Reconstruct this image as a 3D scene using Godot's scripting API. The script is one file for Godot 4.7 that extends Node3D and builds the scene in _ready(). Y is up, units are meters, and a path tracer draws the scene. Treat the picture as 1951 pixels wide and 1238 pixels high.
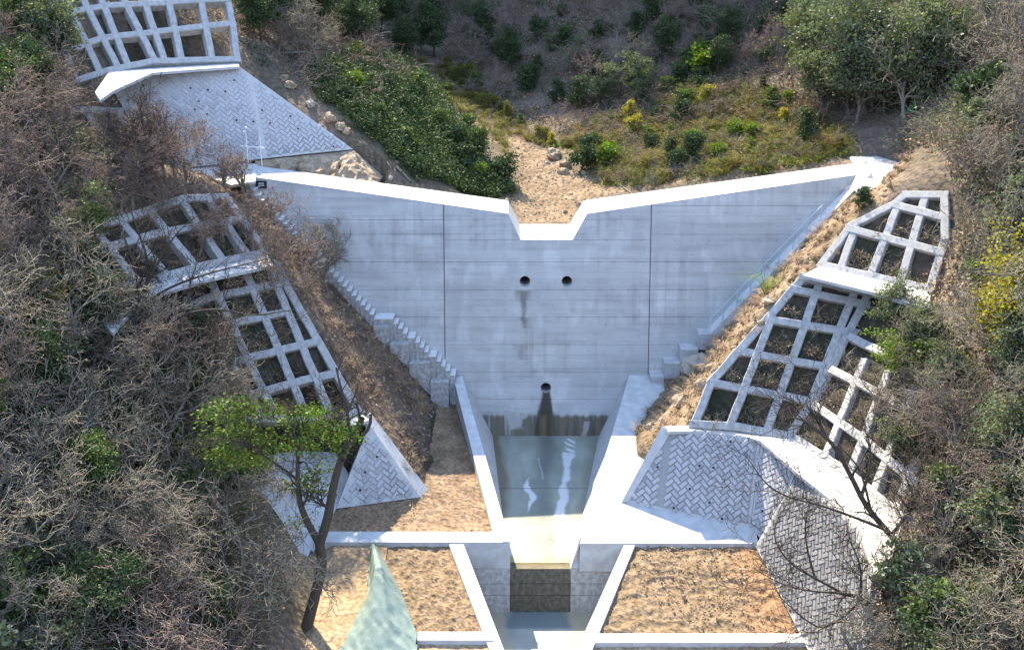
extends Node3D
# Check dam in a wooded valley seen from above: x right, y up, z towards the camera, metres.
const CTRL := [0, -6, 9.4, 0, -9, 9.8, -1, -18, 11.2, -3.7, -27.6, 12.5, -7.4, -36.3, 13.9, -13, -50, 16.5, -3, -8, 9.9, -4.5, -12, 10.9, 3, -8, 9.8, 3.5, -14, 10.9, 2.5, -22, 12, -4, -22, 12.1, -6.5, -8, 11.6, -9, -8.5, 13, -10.5, -9, 14.2, -8.3, -20, 15.2, -6.5, -14, 12.8, -12, -13, 16.3, -15.8, -20, 18.8, -11, -30, 17, -14, -36, 18.5, -18, -12.5, 19, -20, -14, 21, -17, -45, 20.5, -24, -30, 24, 6, -10, 10.6, 6, -18, 11.8, 10, -10, 12, 10, -18, 13.2, 15, -8, 13.3, 15, -14, 14.2, 15, -25, 16.5, 8, -26, 14.2, 4, -33, 15.8, 0, -40, 17.5, 6, -45, 21.5, 14, -38, 22, -3, -52, 21, -1, -58, 27, 0, -72, 67, 15, -75, 70, 32, -70, 62, -8, -72, 56, 10, -56, 30, 20, -55, 34, 20, -30, 20.5, 18, -8, 14.3, 21, -10, 16, 21, -18, 18, 26, -12, 20, 28, -25, 24, -8, -60, 22, -20, -62, 27, 17.5, -6, 14.1, 19, -5.5, 14.1, -17, -5, 13.9, -19, -4, 14, 17, -3.2, 14, 14.5, -2.4, 11.4, 12.93, -1.9, 9.4, 10.3, -1.4, 6.8, 7.9, -1.2, 4, 6.3, 0.4, 3.3, 4.3, 5.1, 2.7, 5.2, 8.4, 3.6, 6.2, 9.4, 5.05, 9.3, 6.75, 9.15, 12, 5.6, 11.2, 15.2, 4.2, 13.8, 16, 4, 14.7, 11.5, 2, 9.7, 8.2, 4, 6.2, 6.4, 5.5, 4.4, 14, 1, 12.1, 10.3, 1.2, 7.8, 13.5, 6, 11.2, 14, 9, 10.6, 15, 7, 11.3, 17.5, 6, 14.6, 20, 2, 17, 18, 10, 13.2, 14.5, 12, 9.2, 12.3, 14.5, 6.2, 15.5, 15.5, 9.6, 19, 15, 13.5, 24, 15, 18, 12.8, 18.5, 5.6, 15.5, 20, 8, 19, 21, 11.5, 11.2, 21, 3.6, 14, 25, 5.5, 18, 28, 8.5, 25, 28, 14, 24, 5, 19.5, 30, 12, 22.5, 28, -2, 22, 40, 0, 30, 40, 20, 27, 40, -30, 32, 10.2, 26, 1.5, -16.4, -2.9, 13.6, -15, -2.3, 12.2, -13, -1.6, 10.1, -11.3, -1, 8.2, -9, -0.6, 5.8, -7, 0, 3.6, -6.1, 0.5, 2.3, -6.2, 5, 2, -6.15, 9.4, 1.6, -8.83, 8.2, 5.1, -11.2, 5.9, 8.6, -12.65, 4.7, 10.5, -13.4, 4, 11.3, -9.6, 3.5, 6.6, -11.6, 2, 8.9, -7.2, 5.5, 3.3, -13.8, 1.4, 11.7, -8, 2, 4.7, -13.9, 2.9, 11.4, -15.8, 2, 14, -18, 0, 14.6, -17.5, 4.5, 14, -20.5, 6.5, 14.4, -19, 8.4, 11.4, -23, 3, 16.5, -15.7, 7.3, 8.6, -12, 8.9, 5.3, -17, 10.5, 8.6, -12.6, 11.8, 3.6, -12.2, 14.2, 3.2, -10.8, 15.2, 1.5, -15.5, 13, 6, -19.5, 13.5, 9.5, -11, 18.5, 1.4, -13.5, 19, 3.3, -16.7, 24, 4.6, -12, 24, 1.5, -20, 19.5, 8.2, -25, 15, 14, -24, 24, 9.5, -25, 8, 15.5, -30, 0, 20, -32, 20, 17, -24, -4, 17.8, -23, -1, 16, -22.5, -5, 18.4, -25, -7, 21.5, -27, -10, 25, -35, -12, 29, -40, 10, 26, -40, -40, 34, 44, -60, 56, -10, 28, 0.6, -20, 32, 5]  # includes an unseen steep ridge at the far back, raised to shade the far slope
const LIMITS := [[[Vector2(3.21, 10.40), Vector2(5.71, 11.24), Vector2(8.57, 12.15), Vector2(9.11, 10.54), Vector2(8.02, 10.13), Vector2(6.91, 9.80), Vector2(5.22, 9.40)], 0.577, -1.916, 19.470], [[Vector2(8.58, 12.16), Vector2(9.01, 13.25), Vector2(10.12, 12.90), Vector2(9.12, 10.56)], 2.681, -1.214, -7.249], [[Vector2(8.56, 13.31), Vector2(8.81, 15.69), Vector2(9.22, 19.53), Vector2(10.13, 22.59), Vector2(10.98, 20.23), Vector2(11.04, 18.43), Vector2(10.66, 16.03), Vector2(10.08, 13.17)], 2.199, -0.333, -13.467], [[Vector2(-6.14, 9.66), Vector2(-8.01, 10.21), Vector2(-9.84, 10.74), Vector2(-8.71, 9.05), Vector2(-8.54, 8.62)], -0.569, -1.917, 16.267], [[Vector2(-9.85, 10.71), Vector2(-9.51, 8.76), Vector2(-10.25, 7.68), Vector2(-12.13, 8.14), Vector2(-13.43, 8.91), Vector2(-14.11, 10.00), Vector2(-13.81, 11.47), Vector2(-12.14, 12.21), Vector2(-10.92, 13.48), Vector2(-10.56, 13.39)], -0.278, -0.389, 2.778], [[Vector2(-11.21, -8.77), Vector2(-13.78, -7.42), Vector2(-16.20, -6.13), Vector2(-18.52, -4.88), Vector2(-20.02, -4.09), Vector2(-22.01, -4.09), Vector2(-23.26, -4.69), Vector2(-21.50, -6.05), Vector2(-19.26, -7.26), Vector2(-17.32, -8.28)], -0.925, -1.773, -12.004], [[Vector2(6.26, 9.44), Vector2(7.12, 8.26), Vector2(11.64, 5.72), Vector2(14.63, 6.74), Vector2(13.91, 7.68), Vector2(11.50, 9.63), Vector2(10.46, 10.41)], 0.267, -1.221, 14.624], [[Vector2(10.49, 10.30), Vector2(11.51, 9.91), Vector2(13.67, 8.36), Vector2(14.73, 10.58), Vector2(15.76, 15.42), Vector2(14.79, 17.56), Vector2(12.99, 17.44)], 1.180, -0.412, -3.486], [[Vector2(12.60, 4.83), Vector2(14.10, 4.16), Vector2(15.87, 4.56), Vector2(16.28, 4.50), Vector2(17.84, 5.76), Vector2(17.54, 7.38), Vector2(16.52, 8.77), Vector2(14.28, 6.58)], 0.889, -0.878, 3.937], [[Vector2(-8.73, 8.22), Vector2(-12.64, 4.76), Vector2(-13.57, 4.35), Vector2(-18.92, 6.62), Vector2(-20.13, 7.99), Vector2(-17.85, 8.69), Vector2(-14.99, 9.49), Vector2(-11.82, 9.04)], -0.347, -1.201, 11.563], [[Vector2(-15.72, 1.68), Vector2(-17.55, 3.22), Vector2(-21.35, 7.60), Vector2(-21.26, 8.78), Vector2(-19.10, 8.56), Vector2(-13.81, 2.92)], -0.912, -0.855, 0.842], [[Vector2(-17.52, -9.54), Vector2(-18.73, -12.91), Vector2(-27.86, -7.29), Vector2(-27.13, -5.30), Vector2(-25.50, -3.68), Vector2(-23.67, -5.51), Vector2(-21.74, -7.03)], -0.669, -1.056, -2.913], [[Vector2(-25.66, -3.13), Vector2(-22.81, -4.43), Vector2(-21.01, -3.74), Vector2(-23.05, -2.78)], -0.925, -1.773, -11.994], [[Vector2(5.15, 9.78), Vector2(6.94, 9.67), Vector2(8.05, 9.99), Vector2(9.06, 10.73), Vector2(9.91, 13.74), Vector2(10.71, 16.09), Vector2(11.11, 18.35), Vector2(10.60, 21.14), Vector2(11.11, 21.14), Vector2(12.99, 17.44), Vector2(12.03, 13.88), Vector2(10.51, 10.47), Vector2(8.17, 9.40), Vector2(6.31, 9.18), Vector2(5.07, 9.18)], 0.000, 0.000, 4.880], [[Vector2(11.48, 6.27), Vector2(12.71, 4.77), Vector2(14.27, 6.59), Vector2(16.46, 8.74), Vector2(15.50, 11.12), Vector2(13.87, 8.74)], 0.000, 0.000, 11.130], [[Vector2(-13.11, 4.76), Vector2(-14.02, 2.80), Vector2(-16.74, 5.44), Vector2(-18.57, 8.15), Vector2(-18.24, 12.99), Vector2(-17.50, 14.01), Vector2(-17.65, 9.76), Vector2(-15.59, 6.99)], 0.000, 0.000, 11.180], [[Vector2(-20.26, -3.92), Vector2(-20.39, -5.79), Vector2(-17.75, -6.39), Vector2(-16.14, -5.79), Vector2(-15.21, -1.26), Vector2(-16.24, -0.38), Vector2(-17.80, -2.16)], 0.000, 0.000, 13.880], [[Vector2(17.51, -7.68), Vector2(19.19, -7.84), Vector2(19.90, -5.54), Vector2(18.81, -2.99), Vector2(15.08, 2.21), Vector2(15.49, -0.40), Vector2(17.23, -4.67)], 0.000, 0.000, 13.930], [[Vector2(-17.22, -7.90), Vector2(-19.07, -6.59), Vector2(-21.10, -4.85), Vector2(-20.62, 2.36), Vector2(-20.08, 5.52), Vector2(-21.28, 2.92), Vector2(-23.60, -5.34), Vector2(-22.76, -10.11), Vector2(-18.07, -10.98)], 0.000, 0.000, 18.980], [[Vector2(-10.06, 9.55), Vector2(-8.81, 8.32), Vector2(-8.45, 8.88), Vector2(-9.16, 9.60)], 0.000, 0.000, 5.030], [[Vector2(-16.40, -5.50), Vector2(-9.60, -5.50), Vector2(-9.30, -8.80), Vector2(-11.10, -9.00), Vector2(-16.30, -6.40)], 0.000, 0.000, 11.700], [[Vector2(-6.30, -3.00), Vector2(8.40, -3.00), Vector2(7.90, -1.60), Vector2(6.20, 0.40), Vector2(4.15, 5.10), Vector2(4.60, 8.60), Vector2(3.21, 10.40), Vector2(8.57, 12.15), Vector2(8.60, 13.20), Vector2(-10.30, 13.20), Vector2(-9.84, 10.75), Vector2(-6.14, 9.66), Vector2(-6.10, 5.00), Vector2(-5.95, 0.00)], 0.000, -0.145, 2.803], [[Vector2(-10.20, 13.00), Vector2(8.55, 13.00), Vector2(9.30, 20.00), Vector2(9.60, 26.00), Vector2(-9.00, 26.00), Vector2(-9.40, 18.50)], 0.000, -0.100, 2.310], [[Vector2(-5.40, -3.00), Vector2(5.40, -3.00), Vector2(3.20, 5.00), Vector2(1.60, 13.20), Vector2(3.40, 13.20), Vector2(1.20, 20.00), Vector2(-3.00, 20.00), Vector2(-4.60, 13.20), Vector2(-3.30, 13.20), Vector2(-4.20, 5.00)], 0.000, 0.000, -2.600]]
const N_FACETS := 20
var M := {}
var TW := PackedFloat64Array()
var rng := RandomNumberGenerator.new()
var noise := FastNoiseLite.new()
var noise2 := FastNoiseLite.new()

# ---------------------------------------------------------------- mesh collector
class MB:
	var v := PackedVector3Array()
	var n := PackedVector3Array()
	var c := PackedColorArray()
	var uv := PackedVector2Array()
	var col := Color.WHITE
	var mode := 0
	func U(p: Vector3) -> Vector2:
		if mode == 1: return Vector2((p.x + 18.0) / 36.0, (15.0 - p.y) / 15.0)
		if mode == 2: return Vector2((p.x + 4.0) / 7.0, p.z / 24.0 + 0.1)
		return Vector2.ZERO
	func tri(a: Vector3, b: Vector3, d: Vector3, out: Vector3) -> void:
		var g := (b - a).cross(d - a)
		if g.length_squared() < 1e-14: return
		if g.dot(out) > 0.0:
			var t := b
			b = d
			d = t
			g = -g
		g = -g.normalized()
		v.append(a); v.append(b); v.append(d)
		for i in 3:
			n.append(g); c.append(col)
		if mode:
			uv.append(U(a)); uv.append(U(b)); uv.append(U(d))
	func tri2(a: Vector3, b: Vector3, d: Vector3) -> void:
		var g := -(b - a).cross(d - a).normalized()
		v.append(a); v.append(b); v.append(d)
		for i in 3:
			n.append(g); c.append(col)
	func quad(a: Vector3, b: Vector3, d: Vector3, e: Vector3, out: Vector3) -> void:
		tri(a, b, d, out)
		tri(a, d, e, out)
	func face(p: Array, out: Vector3) -> void:
		var e: Vector3 = (p[1] - p[0]).normalized()
		var nn := out.normalized()
		e = (e - nn * e.dot(nn)).normalized()
		var f := nn.cross(e)
		var q := PackedVector2Array()
		for x in p: q.append(Vector2((x - p[0]).dot(e), (x - p[0]).dot(f)))
		var t := Geometry2D.triangulate_polygon(q)
		for i in range(0, t.size(), 3): tri(p[t[i]], p[t[i + 1]], p[t[i + 2]], out)
	func solid(front: Array, back: Array, out: Vector3) -> void:
		face(front, out)
		face(back, -out)
		var mid := Vector3.ZERO
		for x in front: mid += x
		mid /= front.size()
		var area := 0.0
		var e: Vector3 = (front[1] - front[0]).normalized()
		var f := out.normalized().cross(e)
		for i in front.size():
			var a: Vector3 = front[i] - mid
			var b: Vector3 = front[(i + 1) % front.size()] - mid
			area += a.dot(e) * b.dot(f) - a.dot(f) * b.dot(e)
		for i in front.size():
			var j := (i + 1) % front.size()
			var o: Vector3 = (front[j] - front[i]).cross(out) * signf(area)
			quad(front[i], front[j], back[j], back[i], o)
	func box(o: Vector3, x: Vector3, y: Vector3, z: Vector3) -> void:
		# o is the centre, x y z the half axes
		for s in [1.0, -1.0]:
			quad(o + z * s + x + y, o + z * s + x - y, o + z * s - x - y, o + z * s - x + y, z * s)
			quad(o + x * s + z + y, o + x * s + z - y, o + x * s - z - y, o + x * s - z + y, x * s)
			quad(o + y * s + x + z, o + y * s + x - z, o + y * s - x - z, o + y * s - x + z, y * s)
	func tube(a: Vector3, b: Vector3, ra: float, rb: float, k: int) -> void:
		var d := (b - a).normalized()
		var s := d.cross(Vector3(0.31, 0.87, 0.38)).normalized()
		var t := d.cross(s)
		for i in k:
			var w0 := TAU * i / k
			var w1 := TAU * (i + 1) / k
			var o0 := s * cos(w0) + t * sin(w0)
			var o1 := s * cos(w1) + t * sin(w1)
			var pts := [a + o0 * ra, b + o1 * rb, a + o1 * ra, a + o0 * ra, b + o0 * rb, b + o1 * rb]
			var ns := [o0, o1, o1, o0, o0, o1]
			for j in 6:
				v.append(pts[j]); n.append(ns[j]); c.append(col)
	func mesh(m: Material) -> ArrayMesh:
		var a := []
		a.resize(Mesh.ARRAY_MAX)
		a[Mesh.ARRAY_VERTEX] = v
		a[Mesh.ARRAY_NORMAL] = n
		a[Mesh.ARRAY_COLOR] = c
		if uv.size() == v.size(): a[Mesh.ARRAY_TEX_UV] = uv
		var r := ArrayMesh.new()
		r.add_surface_from_arrays(Mesh.PRIMITIVE_TRIANGLES, a)
		r.surface_set_material(0, m)
		return r

# ---------------------------------------------------------------- scene helpers
var names := {}
func numbered(called: String) -> String:
	names[called] = names.get(called, -1) + 1
	return called if names[called] == 0 else "%s_%03d" % [called, names[called]]
func tag(o: Node, label: String, category: String, group := "", kind := "") -> Node:
	o.set_meta("label", label)
	o.set_meta("category", category)
	if group: o.set_meta("group", group)
	if kind: o.set_meta("kind", kind)
	return o
func thing(called: String, label: String, category: String, at := Vector3.ZERO, group := "", kind := "") -> Node3D:
	var o := Node3D.new()
	o.name = numbered(called)
	o.position = at
	add_child(o)
	return tag(o, label, category, group, kind)
func put(called: String, mb: MB, m: Material, parent: Node = self) -> MeshInstance3D:
	var o := MeshInstance3D.new()
	o.name = numbered(called) if parent == self else called
	o.mesh = mb.mesh(m)
	parent.add_child(o, true)
	return o
func put_mesh(called: String, me: Mesh, parent: Node, at := Transform3D.IDENTITY, m: Material = null) -> MeshInstance3D:
	var o := MeshInstance3D.new()
	o.name = numbered(called) if parent == self else called
	o.mesh = me
	o.transform = at
	if m: o.set_surface_override_material(0, m)
	parent.add_child(o, true)
	return o
func structure(o: Node) -> Node:
	o.set_meta("kind", "structure")
	return o

# ---------------------------------------------------------------- materials
func lin(r: float, g: float, b: float) -> Color:
	return Color(r, g, b).linear_to_srgb()
func noise_tex(freq: float, lo: Color, hi: Color, oct := 5, bump := false, kind := FastNoiseLite.TYPE_SIMPLEX_SMOOTH, strength := 6.0, mid := -1.0) -> NoiseTexture2D:
	var f := FastNoiseLite.new()
	f.noise_type = kind
	f.frequency = freq
	f.fractal_octaves = oct
	f.seed = 7
	var t := NoiseTexture2D.new()
	t.width = 512
	t.height = 512
	t.seamless = true
	t.noise = f
	if bump:
		t.as_normal_map = true
		t.bump_strength = strength
	else:
		var g := Gradient.new()
		g.set_color(0, lo)
		g.set_color(1, hi)
		g.set_offset(0, 0.15)
		g.set_offset(1, 0.85)
		t.color_ramp = g
	return t
func mat(tex: Texture2D, scale: float, rough: float, normal: Texture2D = null, nscale := 0.5, vc := false) -> StandardMaterial3D:
	var m := StandardMaterial3D.new()
	m.albedo_texture = tex
	m.roughness = rough
	m.uv1_triplanar = true
	m.uv1_world_triplanar = true
	m.uv1_scale = Vector3.ONE * scale
	m.metallic_specular = 0.3
	if normal:
		m.normal_enabled = true
		m.normal_texture = normal
		m.normal_scale = nscale
	m.vertex_color_use_as_albedo = vc
	return m
func plain(r: float, g: float, b: float, rough := 0.8, vc := false) -> StandardMaterial3D:
	var m := StandardMaterial3D.new()
	m.albedo_color = lin(r, g, b)
	m.roughness = rough
	m.metallic_specular = 0.3
	m.vertex_color_use_as_albedo = vc
	return m
func leaf_mat(r: float, g: float, b: float, rough := 0.45) -> StandardMaterial3D:
	var m := plain(r, g, b, rough, true)
	m.metallic_specular = 0.15
	m.backlight_enabled = true
	m.backlight = lin(minf(1, r * 3.0), minf(1, g * 3.2), b * 2.0)
	return m
func materials() -> void:
	var grey_n := noise_tex(0.02, Color(0.8, 0.8, 0.8), Color(1, 1, 1))
	var con_n := noise_tex(0.06, Color.BLACK, Color.WHITE, 5, true, FastNoiseLite.TYPE_SIMPLEX_SMOOTH, 2.0)
	var soil_n := noise_tex(0.02, Color.BLACK, Color.WHITE, 6, true, FastNoiseLite.TYPE_SIMPLEX_SMOOTH, 12.0)
	M.concrete = mat(noise_tex(0.012, lin(0.36, 0.36, 0.355), lin(0.47, 0.47, 0.46)), 0.21, 0.85, con_n, 0.4)
	M.concrete2 = mat(noise_tex(0.02, lin(0.24, 0.235, 0.225), lin(0.42, 0.41, 0.395)), 0.33, 0.9, con_n, 0.8)
	M.step = mat(noise_tex(0.02, lin(0.5, 0.5, 0.49), lin(0.6, 0.6, 0.58)), 0.4, 0.85, con_n, 0.4)
	M.block = [mat(noise_tex(0.03, lin(0.36, 0.36, 0.37), lin(0.43, 0.43, 0.44)), 0.5, 0.9, con_n, 0.6)]
	for k in [0.9, 1.08, 0.82]:
		var b: StandardMaterial3D = M.block[0].duplicate()
		b.albedo_color = lin(k, k, k) if k <= 1.0 else Color(1, 1, 1)
		M.block.append(b)
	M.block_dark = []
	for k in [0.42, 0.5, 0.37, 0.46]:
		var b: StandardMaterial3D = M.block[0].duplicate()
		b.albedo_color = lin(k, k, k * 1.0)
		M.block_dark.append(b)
	M.joint = plain(0.3, 0.3, 0.29, 0.95)
	M.bed = plain(0.27, 0.27, 0.27, 0.95)
	M.bore = plain(0.2, 0.2, 0.19, 0.9)
	M.hole = plain(0.03, 0.03, 0.03, 0.95)
	M.ground = mat(noise_tex(0.025, Color(0.62, 0.62, 0.62), Color(1, 1, 1), 6), 0.23, 0.97, soil_n, 1.0, true)
	M.soil = mat(noise_tex(0.02, Color(0.74, 0.74, 0.74), Color(1, 1, 1), 6), 0.37, 0.97, soil_n, 0.9, true)
	M.rock = mat(noise_tex(0.012, lin(0.17, 0.125, 0.085), lin(0.38, 0.3, 0.21), 6), 0.3, 0.95, soil_n, 1.0)
	M.rock_grey = mat(noise_tex(0.02, lin(0.2, 0.18, 0.15), lin(0.4, 0.36, 0.3), 6), 0.5, 0.95, soil_n, 1.0)
	M.bark = mat(noise_tex(0.05, lin(0.035, 0.027, 0.021), lin(0.13, 0.105, 0.08), 5), 1.3, 0.95, soil_n, 1.0)
	M.bark_pale = mat(noise_tex(0.05, lin(0.12, 0.1, 0.08), lin(0.28, 0.24, 0.195), 5), 1.3, 0.95, soil_n, 0.6)
	M.twig_grey = plain(0.21, 0.182, 0.135, 0.85, true)
	M.twig_red = plain(0.2, 0.148, 0.118, 0.85, true)
	M.twig_dark = plain(0.065, 0.05, 0.042, 0.85, true)
	M.leaf_dark = leaf_mat(0.06, 0.085, 0.04, 0.6)
	M.leaf_mid = leaf_mat(0.11, 0.145, 0.05)
	M.leaf_bright = leaf_mat(0.15, 0.2, 0.035)
	M.leaf_olive = leaf_mat(0.15, 0.17, 0.1, 0.45)
	M.leaf_yellow = leaf_mat(0.3, 0.28, 0.07)
	M.leaf_grass = leaf_mat(0.16, 0.15, 0.045, 0.7)
	M.leaf_dry = leaf_mat(0.23, 0.16, 0.085, 0.8)
	M.paint_black = plain(0.015, 0.015, 0.016, 0.4)
	M.paint_white = plain(0.75, 0.75, 0.75, 0.5)
	M.rail = plain(0.4, 0.55, 0.6, 0.5)
	M.tarp = mat(noise_tex(0.01, lin(0.13, 0.175, 0.16), lin(0.185, 0.235, 0.215), 4), 0.4, 0.95, con_n, 0.7)
	M.straw = plain(0.28, 0.2, 0.13, 0.9, true)

# ---------------------------------------------------------------- ground
func tps_solve() -> void:
	var k := CTRL.size() / 3
	var s := k + 3
	var rows: Array[PackedFloat64Array] = []
	for i in s:
		var r := PackedFloat64Array()
		r.resize(s + 1)
		if i < k:
			for j in k: r[j] = kern(CTRL[i * 3] - CTRL[j * 3], CTRL[i * 3 + 1] - CTRL[j * 3 + 1])
			r[i] += 1.2
			r[k] = 1.0; r[k + 1] = CTRL[i * 3]; r[k + 2] = CTRL[i * 3 + 1]
			r[s] = CTRL[i * 3 + 2]
		else:
			for j in k: r[j] = 1.0 if i == k else CTRL[j * 3 + i - k - 1]
		rows.append(r)
	for i in s:
		var p := i
		for j in range(i + 1, s):
			if absf(rows[j][i]) > absf(rows[p][i]): p = j
		var t := rows[i]
		rows[i] = rows[p]
		rows[p] = t
		var ri := rows[i]
		for j in range(i + 1, s):
			var rj := rows[j]
			var f := rj[i] / ri[i]
			if f == 0.0: continue
			for q in range(i, s + 1): rj[q] -= f * ri[q]
			rows[j] = rj
	TW.resize(s)
	for i in range(s - 1, -1, -1):
		var a := rows[i][s]
		for q in range(i + 1, s): a -= rows[i][q] * TW[q]
		TW[i] = a / rows[i][i]
func kern(dx: float, dz: float) -> float:
	var d := dx * dx + dz * dz
	return d * log(d) if d > 1e-9 else 0.0
func h0(x: float, z: float) -> float:
	var k := CTRL.size() / 3
	var a := TW[k] + TW[k + 1] * x + TW[k + 2] * z
	for i in k:
		var dx: float = x - CTRL[i * 3]
		var dz: float = z - CTRL[i * 3 + 1]
		var d := dx * dx + dz * dz
		if d > 1e-9: a += TW[i] * d * log(d)
	return a
const GROW := 0.55
var lim_poly: Array[PackedVector2Array] = []
var grown: Array[PackedVector2Array] = []
func clamp_h(x: float, z: float, h: float) -> float:
	var p := Vector2(x, z)
	for i in LIMITS.size():
		if Geometry2D.is_point_in_polygon(p, lim_poly[i]):
			h = minf(h, LIMITS[i][1] * x + LIMITS[i][2] * z + LIMITS[i][3])
		elif i < N_FACETS and Geometry2D.is_point_in_polygon(p, grown[i]):
			h = minf(h, LIMITS[i][1] * x + LIMITS[i][2] * z + LIMITS[i][3] + (0.3 if i >= 6 and i < 13 else 0.0))
	return h
func limited(x: float, z: float) -> bool:
	for q in lim_poly:
		if Geometry2D.is_point_in_polygon(Vector2(x, z), q): return true
	return false
var gx := PackedFloat64Array()
var gz := PackedFloat64Array()
var gh: Array[PackedFloat64Array] = []
func axis(lo: float, a: float, b: float, hi: float, fine: float, coarse: float) -> PackedFloat64Array:
	var r := PackedFloat64Array()
	var x := lo
	while x < hi:
		r.append(x)
		x += fine if x >= a and x < b else coarse
	r.append(hi)
	return r
func find(g: PackedFloat64Array, x: float) -> int:
	return clampi(g.bsearch(x) - 1, 0, g.size() - 2)
func H(x: float, z: float) -> float:
	var i := find(gx, x)
	var j := find(gz, z)
	var u := (x - gx[i]) / (gx[i + 1] - gx[i])
	var w := (z - gz[j]) / (gz[j + 1] - gz[j])
	return lerpf(lerpf(gh[j][i], gh[j][i + 1], u), lerpf(gh[j + 1][i], gh[j + 1][i + 1], u), w)
func pin(poly: PackedVector2Array, x: float, z: float) -> bool:
	return Geometry2D.is_point_in_polygon(Vector2(x, z), poly)
func P2(a: Array) -> PackedVector2Array:
	var r := PackedVector2Array()
	for p in a: r.append(p)
	return r
var Z_BED: PackedVector2Array
var Z_IVY: PackedVector2Array
var Z_GRASS: PackedVector2Array
var Z_STRIP_R: PackedVector2Array
var Z_STRIP_L: PackedVector2Array
func ground_color(x: float, z: float) -> Color:
	var w := noise.get_noise_2d(x * 14.0, z * 14.0)
	var w2 := noise2.get_noise_2d(x * 50.0, z * 50.0)
	var jx := x + w * 1.2
	var jz := z + w2 * 1.0
	var c := Color(0.22, 0.165, 0.125).lerp(Color(0.13, 0.11, 0.075), clampf(0.5 + w * 1.3, 0, 1))
	if pin(Z_GRASS, jx, jz): c = Color(0.25, 0.185, 0.11).lerp(Color(0.16, 0.135, 0.07), clampf(0.5 + w2 * 1.2, 0, 1))
	if pin(Z_IVY, jx, jz): c = Color(0.05, 0.055, 0.025)
	if pin(Z_BED, jx * 0.6 + x * 0.4, jz * 0.6 + z * 0.4): c = Color(0.33, 0.235, 0.15).lerp(Color(0.22, 0.155, 0.095), clampf(0.5 + w2 * 1.5, 0, 1))
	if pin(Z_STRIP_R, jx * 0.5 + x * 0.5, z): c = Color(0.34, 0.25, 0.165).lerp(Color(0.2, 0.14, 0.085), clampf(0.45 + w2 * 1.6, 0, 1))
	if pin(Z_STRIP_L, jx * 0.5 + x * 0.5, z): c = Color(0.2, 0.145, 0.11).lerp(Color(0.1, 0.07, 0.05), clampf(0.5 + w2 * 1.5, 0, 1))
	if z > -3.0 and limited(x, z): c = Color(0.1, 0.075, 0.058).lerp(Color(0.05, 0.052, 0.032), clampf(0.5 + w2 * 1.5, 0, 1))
	return c
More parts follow.
